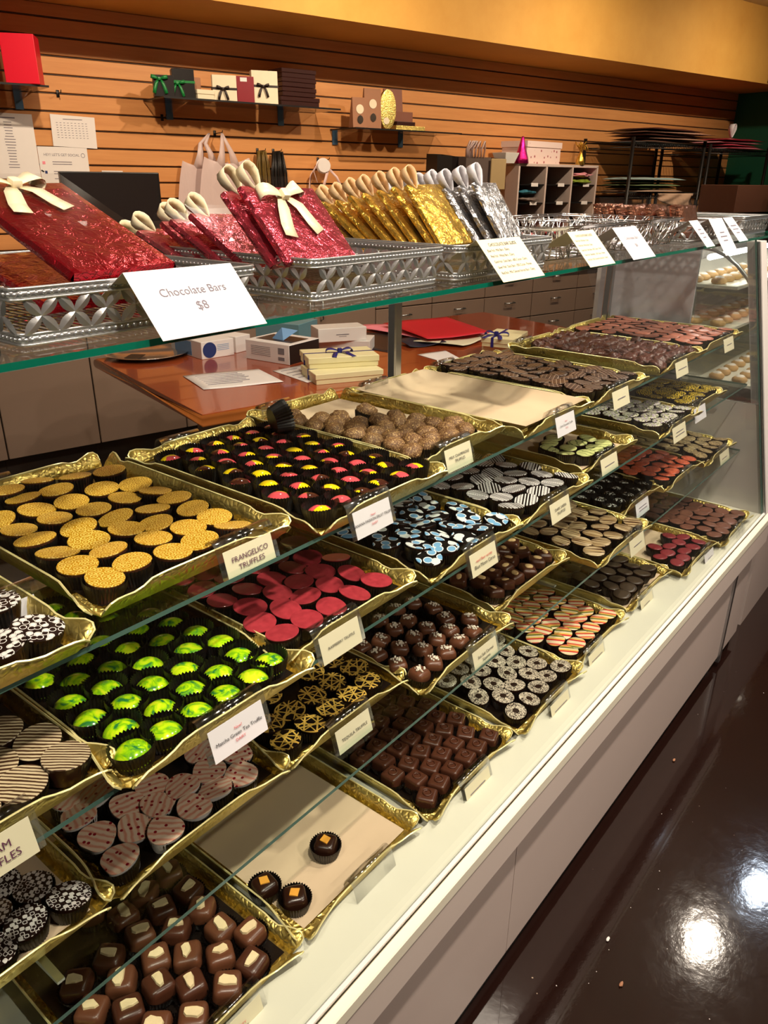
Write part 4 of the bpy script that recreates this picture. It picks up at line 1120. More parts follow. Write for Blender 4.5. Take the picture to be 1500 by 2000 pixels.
def foil_bar(col, rib, L=.115, w=.122, th=.013, front=False):
    g = MB(); nx_, nz_ = 10, 10; rr = random.Random(len(col)+int(front)*7)
    for s in (-1, 1):
        vs = [(-w/2+w*i/nx_+(rr.uniform(-.0015, .0015) if 0 < i < nx_ else 0), s*(th/2-(.0025 if i in (0, nx_) or j in (0, nz_) else rr.uniform(0, .0012))), L*j/nz_) for j in range(nz_+1) for i in range(nx_+1)]
        fs = [(j*(nx_+1)+i, j*(nx_+1)+i+1, (j+1)*(nx_+1)+i+1, (j+1)*(nx_+1)+i) for j in range(nz_) for i in range(nx_)]
        g.add(vs, fs if s < 0 else [f[::-1] for f in fs])
    for x in (-w/2, w/2):
        vs = []
        for j in range(nz_*2+1): z = L*j/(nz_*2); k = rr.uniform(-.0018, .0018); vs += [(x, -th/2+.0025, z), (x*(1.0)+math.copysign(.002, x)+k, 0, z), (x, th/2-.0025, z)]
        for j in range(nz_*2):
            for q in (0, 1): g.add([vs[3*j+q], vs[3*j+q+1], vs[3*j+4+q], vs[3*j+3+q]], [(0, 1, 2, 3)])
    for z in (0, L): g.add([(-w/2, -th/2+.0025, z), (w/2, -th/2+.0025, z), (w/2, th/2-.0025, z), (-w/2, th/2-.0025, z)], [(0, 1, 2, 3)])
    o = g.build('foil_bar', FO[col], None, False)
    g = MB(); g.tube([(-w*.30, 0, L+.002), (-w*.3, 0, L-.004)], .003, 6)
    for k in (0,):
        ribbon_loop(g, (-w*.30, -.003, L-.008), (-.25, -.25, 1), (.9, -.1, .2), .038, .015, .016)
    if front: bow(g, (-w*.08, -th/2-.003, L-.020), (1, 0, .1), (0, -.05, 1), (0, -1, 0), 1.05, .019)
    g.build('ribbon', M[rib], o, 'auto', solid=.0006)
    g = MB(); g.add([(-w/2-.004, -th/2-.0035, -.001), (w/2+.004, -th/2-.0035, -.001), (w/2+.004, -th/2-.0035, L+.012), (-w/2-.004, -th/2-.0035, L+.012),
                     (-w/2-.006, 0, .0), (-w/2-.006, 0, L+.012)], [(0, 1, 2, 3), (4, 0, 3, 5)])
    g.build('clear_wrap', M['cello'], o, False)
    return o
def stand(o, x, y, z, lean, twist=0, label='', grp=None):
    o.location = (x, y, z); o.rotation_euler = (-math.radians(lean), math.radians(random.uniform(-3, 3)), math.radians(twist)); tag(o, label, 'chocolate bar', grp)
zb_ = ZT+.012
o = foil_bar('red', 'rib_cream', .20, .118, .016, True); stand(o, .462, .700, zb_+.036, 68, 2, 'large red foil chocolate bar with a cream bow in the nearest basket')
o2 = foil_bar('red', 'rib_cream', .16, .118, .016, False); stand(o2, .452, .735, zb_+.006, 78, -3, 'red foil chocolate bar lying under the large red bar with the bow')
for c in list(o2.children):
    if c.name.startswith('clear_wrap'): bpy.data.objects.remove(c)
pf = foil_bar('pink', 'rib_cream', .115, .125, .014, True); stand(pf, .738, .690, zb_+.028, 44, 0, 'front pink foil chocolate bar with a large cream bow')
pb = foil_bar('pink', 'rib_cream', .11, .122, .014)
for i, (y, le, x, dz) in enumerate(((.716, 43, .733, .028), (.780, 60, .742, .02), (.812, 62, .738, .018), (.845, 65, .742, .016), (.878, 68, .736, .012), (.915, 72, .74, .008))):
    q = pb if i == 0 else copy_tree(pb); stand(q, x, y, zb_+dz, le, random.uniform(-4, 4), 'pink foil chocolate bar with a cream ribbon loop, shingled behind the front pink bar', 'pink foil bars behind the front one')
gb = foil_bar('gold', 'rib_peach', .118, .088, .013)
for i in range(11):
    q = gb if i == 0 else copy_tree(gb); y = .745+i*.0212; stand(q, 1.125-i*.0072+random.uniform(-.005, .005), y, zb_+.026-.0012*i, 41+i*2.6, random.uniform(-5, 5), 'gold foil chocolate bar with a peach ribbon loop, in the leaning gold row', 'gold foil bars')
sb = foil_bar('silver', 'rib_white', .115, .074, .013)
for c in list(sb.children):
    if c.name.startswith('clear_wrap'): bpy.data.objects.remove(c)
for i in range(7):
    q = sb if i == 0 else copy_tree(sb); y = .688+i*.0195; stand(q, 1.212-i*.0085+random.uniform(-.004, .004), y, zb_+.026-.001*i, 36+i*2.2, random.uniform(-5, 5), 'silver foil chocolate bar with a white ribbon loop, in the leaning silver row', 'silver foil bars')
cb = foil_bar('copper', 'rib_peach', .075, .11, .02)
for c in list(cb.children):
    if c.name.startswith('ribbon'): bpy.data.objects.remove(c)
for i in range(12):
    q = cb if i == 0 else copy_tree(cb); stand(q, 2.13+random.uniform(-.01, .01), .70+i*.021, zb_-.002, 18+random.uniform(-8, 12), random.uniform(-8, 8), 'copper brown wrapped bar standing in the far petal basket', 'copper wrapped bars')

# ------------------------------------------------------------------ tent cards along the front edge of the glass top
def tent(x0, x1, label, lines=(), card='card_white', size=.013, skew=0, faded=0, ytop=.634, zt=1.3215, yb=.5835, zb=1.2665, align='CENTER', sx=1):
    cx = (x0+x1)/2; t = thing('price_card', label, 'card', (cx, (yb+ytop)/2, ZT), skew)
    w = x1-x0; A = Vector((0, ytop-(yb+ytop)/2, zt-ZT)); B = Vector((0, yb-(yb+ytop)/2, zb-ZT)); Y = (A-B).normalized(); X = Vector((1, 0, 0)); Z = X.cross(Y); c = (A+B)/2
    F = Matrix.Translation(c) @ Matrix((X, Y, Z)).transposed().to_4x4(); h = (A-B).length
    g = MB(); g.rbox((0, 0, 0), (w, h, .0007), .0003, 1, F)
    C = A+Vector((0, .050, -.030))
    g.add([A+Vector((-w/2, 0, 0)), A+Vector((w/2, 0, 0)), C+Vector((w/2, 0, 0)), C+Vector((-w/2, 0, 0)), A+Vector((-w/2, .0006, -.0006)), A+Vector((w/2, .0006, -.0006)), C+Vector((w/2, 0, -.0008)), C+Vector((-w/2, 0, -.0008))], [(0,1,2,3), (7,6,5,4), (0,3,7,4), (1,5,6,2)])
    g.build('folded_card', M[card], t)
    if lines:
        n_ = len(lines)
        for i, ln in enumerate(lines):
            s, sz, ink = ln; yy = ((n_-1)/2-i)*size*1.12+.002
            text('lettering', s, sz, M[ink], t, F @ T(0 if align == 'CENTER' or i == 0 else -w*.42, yy, .0008), 'CENTER' if i == 0 else align, sx)
    elif faded:
        g = MB()
        for i in range(faded): g.box((0, ((faded-1)/2-i)*.011, .0006), (w*random.uniform(.3, .6), .003, .0003), F)
        g.build('faded_lettering', M['ink_grey'], t)
    return t
tent(.414, .540, 'large white tent card reading Chocolate Bars $8', [('Chocolate Bars', .0125, 'ink_grey'), ('$8', .0135, 'ink_grey')], size=.0155)
G5 = [('CHOCOLATE BAR GUIDE', .0082, 'ink_black'), ('Blue Foil:  Milk Bars - Dairy', .0064, 'ink_black'), ('Pink Foil:  White Bars - Dairy', .0064, 'ink_black'), ('Gold Foil:  Dark Bars - 60% Cacao - Dairy', .0064, 'ink_black'),
      ('Silver Foil:  Dark Bars - 50% Cacao - Pareve', .0064, 'ink_black'), ('Red Foil:  Milk Choose Forrest Bars - Dairy', .0064, 'ink_black')]
tent(1.003, 1.128, 'first cream CHOCOLATE BAR GUIDE tent card, in front of the gold and silver bars', G5, 'card', .0088, align='LEFT', sx=.86)
tent(1.292, 1.396, 'second cream CHOCOLATE BAR GUIDE tent card, in front of the first wire basket', [(a, b*.82, c) for a, b, c in G5], 'card', .0088, align='LEFT', sx=.86)
tent(1.480, 1.592, 'smaller white tent card reading Chocolate Bars, right of the second guide card', [('Chocolate Bars', .0105, 'ink_grey'), ('$8', .011, 'ink_grey')], size=.0155)
tent(1.905, 1.965, 'narrow white tent card, first of the three at the far end', faded=3)
tent(2.045, 2.150, 'white tent card hanging lowest, second of the three at the far end', faded=3, zb=1.240, yb=.578)
tent(2.158, 2.235, 'white tent card nearest the end frame, third of the three at the far end', faded=3)
# ------------------------------------------------------------------ back counter with drawers
M['cab'] = flat('taupe_laminate', srgb(138, 114, 98), .4, var=.04, vs=5)
M['cab_in'] = flat('cabinet_gap', srgb(46, 34, 28), .7)
M['ctop'] = flat('beige_counter', srgb(170, 140, 108), .4, var=.05)
def wthing(name, label, cat, s, off, z, rz=0, group=None): return thing(name, label, cat, tuple(WP(s, off, z)), WROT+rz, group)
units = [(-2.98, -2.56, 1), (-2.56, -2.13, 1), (-2.13, -1.72, 1), (-1.72, -1.285, 1), (-1.285, -.85, 1), (-.85, -.51, 1), (-.51, -.10, 1), (-.10, .32, 2), (.32, .755, 4), (.755, 1.19, 4), (1.19, 1.64, 4), (1.64, 2.08, 4)]
for i, (a, b, k) in enumerate(units):
    w = b-a
    pos = ['far left, left of the wooden table', 'far left beside the wooden table', 'just left of the wooden table corner', 'behind the left end of the wooden table', 'behind the glove boxes', 'behind the white boxes', 'with a tall door handle, left of the drawers'][i] if i < 7 else ['left of the drawer stacks', 'above the red paper', 'above the navy ribboned cream box', 'under the second guide card', 'at the far end of the counter'][i-7]
    t = wthing('base_cabinet', 'taupe base cabinet %s, %s' % ('with drawers' if k > 1 else 'with one door', pos), 'cabinet', (a+b)/2, .60, 0)
    g = MB(); g.box((0, .30, .55), (w-.002, .56, .62)); g.build('body', M['cab_in'], t)
    g = MB(); g.box((0, .34, .12), (w-.002, .48, .24)); g.build('plinth', M['cab_in'], t, )
    if k == 1:
        g = MB(); g.rbox((0, .010, .55), (w-.006, .018, .612), .002, 1); d = g.build('door', M['cab'], t)
        g = MB(); x = w/2-.04 if i % 2 else -w/2+.04; g.tube([(x, -.000, .70), (x, -.022, .71), (x, -.022, .80), (x, 0, .81)], .0045, 8); g.build('handle', M['alu'], d, True)
    else:
        zs = [.858, .802, .727, .575, .42, .245] if False else [.858, .802, .727, .575, .42, .245]
        rows = [(.858, .730), (.724, .578), (.572, .424), (.418, .245)]
        for zt, zb in rows:
            g = MB(); g.rbox((0, .010, (zt+zb)/2), (w-.006, .018, zt-zb), .002, 1); d = g.build('drawer', M['cab'], t)
            g = MB(); zc = (zt+zb)/2+.012; g.tube([(-.036, .002, zc+.018), (-.036, -.022, zc+.018), (.036, -.022, zc+.018), (.036, .002, zc+.018)], .0042, 8)
            g.build('handle', M['alu'], d, True)
g = MB(); g.rbox((-.44, -.325, .88), (5.1, .61, .036), .004, 2); o = g.build('back_counter', M['ctop'], None, False, loc=WP(0, 0, 0), rotz=WROT); tag(o, 'long beige counter top running along the slatted back wall', 'counter')
CT = .898
# ------------------------------------------------------------------ wooden table behind the case
n = N('cherry_wood'); v = n.coord(scale=(1, 9, 9)); w1 = n.noise(v, 5, 4, .6, .8)
n.set(n.mix(w1, srgb(126, 50, 24), srgb(168, 78, 38)), .16, 0, .5, .4); M['cherry'] = n.mat
n = N('cherry_edge'); v = n.coord(scale=(1, 9, 9)); w1 = n.noise(v, 5, 4); n.set(n.mix(w1, srgb(166, 88, 36), srgb(200, 118, 54)), .22, 0, .5, .4); M['cherry_edge'] = n.mat
TZ = .80
t = wthing('wooden_table', 'cherry wood table with a rounded edge between the case and the back cabinets', 'table', -.95, 1.79, 0)
g = MB(); g.rbox((0, 0, TZ-.018), (1.93, .885, .036), .001, 1); g.build('table_top', M['cherry'], t)
g = MB(); E_ = .017
g.tube([(-.965, -.4425, TZ-.019), (.965, -.4425, TZ-.019), (.965, .4425, TZ-.019), (-.965, .4425, TZ-.019)], E_, 12, closed=True); g.build('rounded_edge', M['cherry_edge'], t, True)
g = MB(); g.box((.1, .02, .38), (1.5, .62, .76)); g.build('cabinet_base', M['cab'], t)

def frompx(a, b, z): return U(a, b, z)
def tbox(name, label, cat, pa, pb, z, depth, h, mats, group=None, parts=True, lidh=0, over=.002, ratio=None, maxw=None):
    """a box whose front bottom edge runs from one table point to another, reaching back from it"""
    A = U(pa[0], pa[1], z); B = U(pb[0], pb[1], z); d = (B-A); w = d.length
    if maxw: w = min(w, maxw); B = A+d.normalized()*w
    ang = math.atan2(d.y, d.x); nrm = Vector((-math.sin(ang), math.cos(ang), 0)); c = (A+B)/2+nrm*depth/2
    t = thing(name, label, cat, tuple(c), ang, group); t['w'] = w; del t['w']
    if lidh:
        g = MB(); g.rbox((0, 0, (h-lidh)/2), (w-.006, depth-.006, h-lidh), .001, 1); g.build('box_base', mats[0], t)
        g = MB(); g.rbox((0, 0, h-lidh/2), (w, depth, lidh), .0015, 1); g.build('lid', mats[0], t)
    else:
        g = MB(); g.rbox((0, 0, h/2), (w, depth, h), .0015, 1); g.build('box_body', mats[0], t)
    return t, w
M['cream_box'] = flat('cream_linen_box', srgb(226, 216, 168), .5, var=.03); M['pearl'] = flat('pearl_white', srgb(226, 222, 216), .4, var=.02)
M['lblue'] = flat('pale_blue_print', srgb(106, 150, 196), .5); M['dblue'] = flat('dark_blue_print', srgb(30, 52, 110), .5); M['printgrey'] = flat('grey_print', srgb(120, 118, 124), .5)
def ribbon_wrap(t, w, d, h, mat, bowpos=None, along='x', rw=.012, off=0):
    g = MB(); e = .0012
    if along == 'x': g.box((0, off, h/2), (w+2*e, rw, h+2*e))
    else: g.box((off, 0, h/2), (rw, d+2*e, h+2*e))
    g.build('ribbon', M[mat], t)
    if bowpos:
        g = MB(); bow(g, bowpos, (1, 0, 0), (0, .9, .1), (0, -.25, 1), 1.3, .016); g.build('bow', M[mat], t, 'auto', solid=.0008)
a, w = tbox('cream_gift_box', 'flat cream gift box, lower of the ribboned pair on the table', 'gift box', (617, 753), (749, 741), TZ, .16, .034, [M['cream_box']], lidh=.018); ribbon_wrap(a, w, .16, .034, 'navy', along='x', rw=.007)
a, w = tbox('cream_gift_box', 'flat cream gift box with a navy bow, upper of the ribboned pair on the table', 'gift box', (603, 722), (741, 714), TZ+.0345, .15, .036, [M['cream_box']], lidh=.020)
ribbon_wrap(a, w, .15, .036, 'navy', (.0, -.01, .040), 'x', .007)
a, w = tbox('white_box', 'wide white carton, lower of the two behind the ribboned cream boxes', 'box', (613, 686), (722, 690), TZ, .13, .045, [M['pearl']], lidh=.0)
b, w = tbox('white_box', 'small white carton with faint print, upper of the two behind the ribboned cream boxes', 'box', (622, 670), (716, 664), TZ+.0455, .10, .05, [M['pearl']])
g = MB(); g.box((0, -.0505, .026), (.05, .0006, .003)); g.box((0, -.0505, .019), (.03, .0006, .0015)); g.build('faded_lettering', M['printgrey'], b)
a, w = tbox('glove_box', 'white and blue glove box nearest the silver platter', 'box', (395, 703), (458, 693), TZ, .22, .062, [M['white']])
g = MB(); g.rev([(.028, 0), (.028, .0008)], 20, M=T(-w/2+.033, -.1105, .031) @ RX(PI/2)); g.build('printed_disc', M['dblue'], a); g = MB()
for k in range(4): g.box((.022, -.1104, .045-k*.006), (.05, .0006, .0016))
g.box((-w/2-.0003, .02, .03), (.0006, .12, .05)); g.build('printed_panel', M['lblue'], a)
a, w = tbox('glove_box', 'white glove box half hidden behind the one nearest the platter', 'box', (462, 690), (490, 683), TZ, .20, .060, [M['white']], maxw=.13)
a, w = tbox('glove_box', 'open white and black glove box with printed sides beside the cream boxes', 'box', (481, 700), (566, 714), TZ, .17, .070, [M['white']])
g = MB(); g.box((w/2+.0004, 0, .035), (.0008, .168, .066)); g.box((0, .0, .0706), (w*.8, .10, .001)); g.build('black_print', M['black'], a)
g = MB()
for k in range(6): g.box((-.03, -.0854, .052-k*.006), (.09, .0006, .0014))
g.box((.065, -.0854, .045), (.028, .0006, .022)); g.box((.065, -.0854, .018), (.028, .0006, .012)); g.build('faded_lettering', M['printgrey'], a)
g = MB(); g.add([(-.03, -.02, .071), (.03, -.03, .071), (.05, .03, .10), (-.01, .04, .095), (.0, .0, .11)], [(0, 1, 4), (1, 2, 4), (2, 3, 4), (3, 0, 4)]); g.build('glove_tip', M['lblue'], a)
a, w = tbox('supply_box', 'teal and white box behind the open glove box', 'box', (500, 664), (585, 672), TZ, .16, .075, [flat('teal_print', srgb(96, 140, 150), .5)])
# platter
p = U(287, 694, TZ); t = thing('silver_platter', 'round silver platter with a black card on the left end of the wooden table', 'platter', tuple(p))
g = MB(); g.rev([(.001, .004), (.095, .004), (.110, .010), (.145, .016), (.152, .017), (.153, .0155), (.112, .007), (.095, .0), (.001, .0)], 48, cap0=False, cap1=False); g.build('platter_dish', M['steel'], t, True)
p = U(262, 697, TZ+.008); g = MB(); g.rbox((0, 0, .002), (.085, .055, .003), .001, 1); o = g.build('black_card', M['black'], None, False, loc=(p.x, p.y, TZ+.006), rotz=.6); tag(o, 'small black card lying on the silver platter', 'card')
def sheet(name, label, cat, pts, z, mat, curl=.001, ink=None):
    P_ = [U(a, b, z) for a, b in pts]; c = sum(P_, Vector())/len(P_)
    g = MB(); n_ = 8
    A, B, C, D = [q-c for q in P_]
    vs = []
    for j in range(n_+1):
        for i in range(n_+1):
            u_, v_ = i/n_, j/n_; q = A.lerp(B, u_).lerp(D.lerp(C, u_), v_); q.z = curl*(math.sin(u_*5+v_*3)+1)*.5; vs.append(q)
    g.add(vs, [(j*(n_+1)+i, j*(n_+1)+i+1, (j+1)*(n_+1)+i+1, (j+1)*(n_+1)+i) for j in range(n_) for i in range(n_)])
    o = g.build(name, M[mat] if isinstance(mat, str) else mat, None, True, loc=tuple(c), solid=.0005); o.location.z = z+.0006; tag(o, label, cat)
    if ink:
        g = MB(); rr = random.Random(5)
        for k in range(ink):
            v_ = .15+.7*k/ink; a = A.lerp(B, .12).lerp(D.lerp(C, .12), v_); b = A.lerp(B, rr.uniform(.4, .85)).lerp(D.lerp(C, .6), v_); a.z = b.z = .002
            g.tube([a, b], .0009, 4)
        g.build('faded_lettering', M['ink_grey'], o)
    return o
sheet('order_sheet', 'white printed sheet lying near the front of the wooden table', 'paper', [(357, 735), (505, 721), (554, 747), (398, 762)], TZ, 'white', .002, 7)
sheet('order_sheet', 'second white sheet partly under the ribboned cream boxes', 'paper', [(532, 725), (592, 713), (640, 738), (600, 748)], TZ, 'white', .001, 4)
sheet('note_paper', 'small blank white paper right of the metal upright on the table', 'paper', [(815, 693), (870, 685), (897, 700), (875, 711)], TZ, 'white', .001)
M['fold'] = flat('black_folder', srgb(40, 30, 32), .4); M['redp'] = flat('red_paper', srgb(206, 22, 44), .5, var=.03); M['pinkp'] = flat('pink_tissue', srgb(240, 140, 156), .6); M['bluep'] = flat('blue_black_tissue', srgb(24, 34, 56), .4)
o = sheet('black_folder', 'black folder under the pink and red papers', 'folder', [(640, 668), (700, 648), (790, 655), (765, 690)], TZ, 'fold', .001)
sheet('pink_tissue', 'pink tissue sheet under the red paper', 'paper', [(690, 640), (760, 632), (960, 655), (840, 668)], TZ+.004, 'pinkp', .008)
sheet('dark_tissue', 'crumpled dark blue tissue in front of the red paper', 'paper', [(770, 668), (850, 660), (872, 674), (800, 680)], TZ+.002, 'bluep', .012)
sheet('cream_tissue', 'cream paper under the corner of the red paper', 'paper', [(800, 668), (930, 655), (945, 664), (905, 677)], TZ+.006, 'card', .006)
sheet('red_paper', 'large bright red sheet of wrapping paper on the table', 'paper', [(748, 633), (872, 619), (958, 652), (835, 664)], TZ+.022, 'redp', .006)
a, w = tbox('cream_gift_box', 'cream gift box, lower of the navy tied pair beside the red paper', 'gift box', (940, 692), (1003, 699), TZ, .20, .036, [M['cream_box']], lidh=.018, maxw=.17)
a, w = tbox('cream_gift_box', 'cream gift box with a navy bow, upper of the pair beside the red paper', 'gift box', (939, 676), (1003, 682), TZ+.0365, .20, .034, [M['cream_box']], lidh=.02, maxw=.17)
ribbon_wrap(a, w, .20, .034, 'navy', (-.02, -.05, .038), 'y', .010, -.02)

# ------------------------------------------------------------------ glass wall shelves and what they carry
M['bluesteel'] = flat('blue_steel_plate', srgb(84, 118, 150), .3, .5)
M['smoke'] = glass('smoky_shelf_glass', (.80, .80, .78, 1), .9)
def wall_shelf(s0, s1, z, label, br, depth=.27):
    t = wthing('wall_shelf', label, 'shelf', (s0+s1)/2, 0, z); w = s1-s0
    g = MB(); vs = [(x, -y, zz) for zz in (-.008, 0) for y in (.012, depth) for x in (-w/2, w/2)]
    g.mi = 0; g.add(vs, [(0,2,3,1), (4,5,7,6)]); g.mi = 1; g.add(vs, [(0,1,5,4), (2,6,7,3), (0,4,6,2), (1,3,7,5)]); g.build('shelf_plate', [M['smoke'], M['black']], t)
    for s in br:
        g = MB(); x = s-(s0+s1)/2; g.add([(x+i*.004, y, zz) for i in (-1, 1) for y, zz in ((-.012, -.009), (-depth+.03, -.009), (-depth+.03, -.016), (-.012, -.06))], [(0,1,2,3), (7,6,5,4), (0,4,5,1), (1,5,6,2), (2,6,7,3), (3,7,4,0)])
        g.build('bracket', M['acrylic'], t); g = MB()
        g.rbox((x, -.014, -.045), (.036, .008, .075), .001, 1)
        g.build('bracket_plate', M['bluesteel'], t)
    return t
SZ1, SZ2 = 1.757, 1.672
wall_shelf(-2.3, -1.63, 1.765, 'glass wall shelf at the far left holding the red box', (-1.70,))
wall_shelf(-1.11, -.10, SZ1, 'long glass wall shelf crowded with gift boxes', (-.98, -.33))
wall_shelf(.00, .80, SZ2, 'glass wall shelf with kraft bags and a gold oval box', (.03, .52))
M['redbox'] = flat('bright_red_box', srgb(222, 0, 40), .4, var=.02); M['darkbox'] = flat('black_brown_box', srgb(22, 15, 14), .4, spec=.3); M['maroonbox'] = flat('dark_red_box', srgb(132, 12, 30), .4)
M['brownbox'] = flat('chocolate_brown_box', srgb(52, 24, 20), .3); M['kraft'] = flat('kraft_paper', srgb(160, 112, 82), .7, var=.06); M['ivory'] = flat('ivory_box', srgb(234, 220, 190), .5)
def wbox(name, label, s0, s1, z, h, d, off, mat, rz=0, lid=0):
    t = wthing(name, label, 'box', (s0+s1)/2, off, z, rz); w = s1-s0
    if lid:
        g = MB(); g.rbox((0, d/2, (h-lid)/2), (w-.006, d-.006, h-lid), .002, 1); g.build('box_base', mat, t)
        g = MB(); g.rbox((0, d/2, h-lid/2), (w, d, lid), .002, 1); g.build('lid', mat, t)
    else:
        g = MB(); g.rbox((0, d/2, h/2), (w, d, h), .002, 2); g.build('box_body', mat, t)
    return t, w
wbox('red_gift_box', 'tall bright red box standing on the far left wall shelf', -1.80, -1.665, 1.766, .185, .13, .26, M['redbox'], math.radians(-24))
t, w = wbox('black_gift_box', 'small black box with a green bow at the left end of the long shelf', -1.13, -1.035, SZ1+.001, .092, .06, .22, M['darkbox'], -.3)
g = MB(); bow(g, (-.02, -.004, .075), (1, 0, 0), (0, 0, 1), (0, -1, 0), 1.1, .016); g.build('bow', M['rib_green'], t, 'auto', solid=.0008)
t, w = wbox('black_gift_box', 'taller black box with a green ribbon, second on the long shelf', -1.035, -.930, SZ1+.001, .125, .07, .22, M['darkbox'], -.3)
g = MB(); g.box((0, .035, .07), (w+.003, .073, .010)); bow(g, (-.03, -.006, .062), (1, 0, 0), (0, 0, 1), (0, -1, 0), 1.0, .014); g.build('bow', M['rib_green'], t, 'auto', solid=.0008)
wbox('kraft_box', 'plain light brown box behind the small cream box on the long shelf', -.935, -.845, SZ1+.001, .105, .06, .12, M['kraft'])
wbox('ivory_gift_box', 'smallest ivory box lying low on the long shelf', -.915, -.820, SZ1+.001, .044, .08, .22, M['ivory'], lid=.02)
def rib_v(t, w, d, h, z=.05):
    g = MB(); g.box((0, d/2, z), (w+.003, d+.003, .010)); bow(g, (-.01, -.006, z), (1, 0, 0), (0, 0, 1), (0, -1, 0), .9, .012); g.build('bow', M['rib_dark'], t, 'auto', solid=.0008)
t, w = wbox('ivory_gift_box', 'ivory box with a dark bow, left of the dark red box', -.825, -.705, SZ1+.001, .115, .035, .22, M['ivory'], -.3); rib_v(t, w, .035, .115, .055)
t, w = wbox('dark_red_box', 'narrow dark red box between the two ivory boxes', -.700, -.605, SZ1+.001, .118, .035, .22, M['maroonbox'], -.3)
g = MB(); g.box((-.005, -.0005, .103), (.034, .001, .018)); g.build('white_sticker', M['white'], t)
t, w = wbox('ivory_gift_box', 'tallest ivory box with a dark ribbon, right of the dark red box', -.610, -.475, SZ1+.001, .150, .045, .23, M['ivory'], -.3); rib_v(t, w, .045, .15, .08)
for z, lb in ((0, 'bottom'), (.044, 'second'), (.088, 'third'), (.130, 'top')):
    wbox('brown_gift_box', 'chocolate brown box, %s of the stack at the right end of the long shelf' % lb, -.455+(.01 if z else 0), -.215-(.0 if z < .04 else .02), SZ1+.001+z, .042, .15, .24, M['brownbox'], lid=.02)
for s0, s1, h, lb in ((.035, .125, .155, 'smaller kraft window bag on the second shelf'), (.118, .225, .205, 'taller kraft window bag beside the gold oval box')):
    t = wthing('kraft_bag', lb, 'bag', (s0+s1)/2, .20, SZ2+.001, -.15); w = s1-s0
    g = MB(); g.add([(-w/2, 0, 0), (w/2, 0, 0), (w/2, .06, 0), (-w/2, .06, 0), (-w/2, .01, h), (w/2, .01, h), (w/2, .02, h), (-w/2, .02, h)], [(3,2,1,0), (4,5,6,7), (0,1,5,4), (1,2,6,5), (2,3,7,6), (3,0,4,7)]); g.build('bag_body', M['kraft'], t)
    g = MB(); g.rev([(.024, 0), (.024, .001)], 20, M=T(0, -.002+.01*.6*.9, h*.62) @ RX(PI/2)); g.build('round_sticker', M['ivory'], t)
    g = MB(); g.rev([(.022, 0), (.022, .001)], 20, lambda a: 1-.15*abs(math.cos(a)), M=T(0, -.001, h*.28) @ RX(PI/2)); g.build('window', M['steel'], t)
t = wthing('gold_oval_box', 'upright gold oval box on the second wall shelf', 'box', .285, .18, SZ2+.001, -.3)
g = MB(); g.rev([(.046, -.02), (.05, -.018), (.05, .018), (.046, .02)], 30, lambda a: 1+.0*a, M=T(0, 0, .105) @ Matrix.Diagonal((1, 1, 2.05, 1)) @ RX(PI/2)); g.build('box_body', M['gold'], t, 'auto')
g = MB(); g.rev([(.018, 0), (.018, .001)], 18, M=T(-.01, -.021, .045) @ RX(PI/2)); g.build('round_sticker', M['ivory'], t)
M['copperbag'] = flat('brown_paper', srgb(130, 80, 60), .6)
t = wthing('brown_bag', 'tall brown paper bag leaning behind the flat boxes on the second shelf', 'bag', .40, .10, SZ2+.001, -.2)
g = MB(); g.add([(-.065, 0, 0), (.065, 0, 0), (.065, .05, 0), (-.065, .05, 0), (-.06, .02, .225), (.06, .02, .225), (.06, .03, .225), (-.06, .03, .225)], [(3,2,1,0), (4,5,6,7), (0,1,5,4), (1,2,6,5), (2,3,7,6), (3,0,4,7)]); g.build('bag_body', M['copperbag'], t)
wbox('gold_flat_box', 'flat gold box lying at the bottom of the second shelf pile', .34, .56, SZ2+.001, .026, .14, .20, M['gold'])
wbox('brown_flat_box', 'flat dark brown box on top of the gold one, second shelf', .36, .50, SZ2+.028, .022, .10, .18, M['brownbox'])
wbox('kraft_box', 'brown carton standing on the flat boxes of the second shelf', .37, .52, SZ2+.051, .055, .06, .13, M['copperbag'])

# papers taped to the slats
def wsheet(label, s0, s1, z0, z1, mat='white', off=.0125, rz=0):
    t = wthing('taped_paper', label, 'paper', (s0+s1)/2, off, (z0+z1)/2)
    g = MB(); g.box((0, 0, 0), (s1-s0, .0008, z1-z0), RY(rz)); g.build('sheet', M[mat], t); return t
t = wsheet('long printed list taped to the slats at the left edge', -1.855, -1.652, 1.392, 1.665)
g = MB(); rr = random.Random(4)
for k in range(17): L = rr.uniform(.03, .05); g.box((-.01, -.0008, .10-k*.0118), (L, .0006, .003))
g.box((-.01, -.0008, .118), (.07, .0006, .005)); g.build('faded_lettering', M['ink_grey'], t)
t = wsheet('white sheet with a printed table taped above the social media notice', -1.573, -1.367, 1.532, 1.668, rz=.03, off=.0150)
g = MB()
for i in range(9):
    for k in range(7): g.box((-.075+i*.017, -.0008, .036-k*.0105), (.008, .0006, .002))
g.box((0, -.0008, .052), (.09, .0006, .003)); g.build('faded_lettering', M['ink_grey'], t)
t = wsheet("white notice headed HEY! LET'S GET SOCIAL taped beside the monitor", -1.650, -1.420, 1.33, 1.532, off=.0135)
text('lettering', "HEY! LET'S GET SOCIAL", .0160, M['ink_grey'], t, T(-.008, -.001, .066) @ RX(PI/2)); g = MB(); g.tube([(.092+.009*math.cos(a), -.0012, .066+.009*math.sin(a)) for a in [i*PI/6 for i in range(12)]], .001, 5, closed=True); g.build('smile_mark', M['ink_grey'], t)
g = MB()
for z in (.036, .026, -.006, -.016, -.038): g.box((-.01, -.0008, z), (.09, .0006, .003))
g.build('faded_lettering', M['ink_grey'], t)
g = MB(); g.rbox((-.095, -.001, .031), (.013, .001, .013), .0003, 1); g.build('pink_icon', M['pinkp'], t)
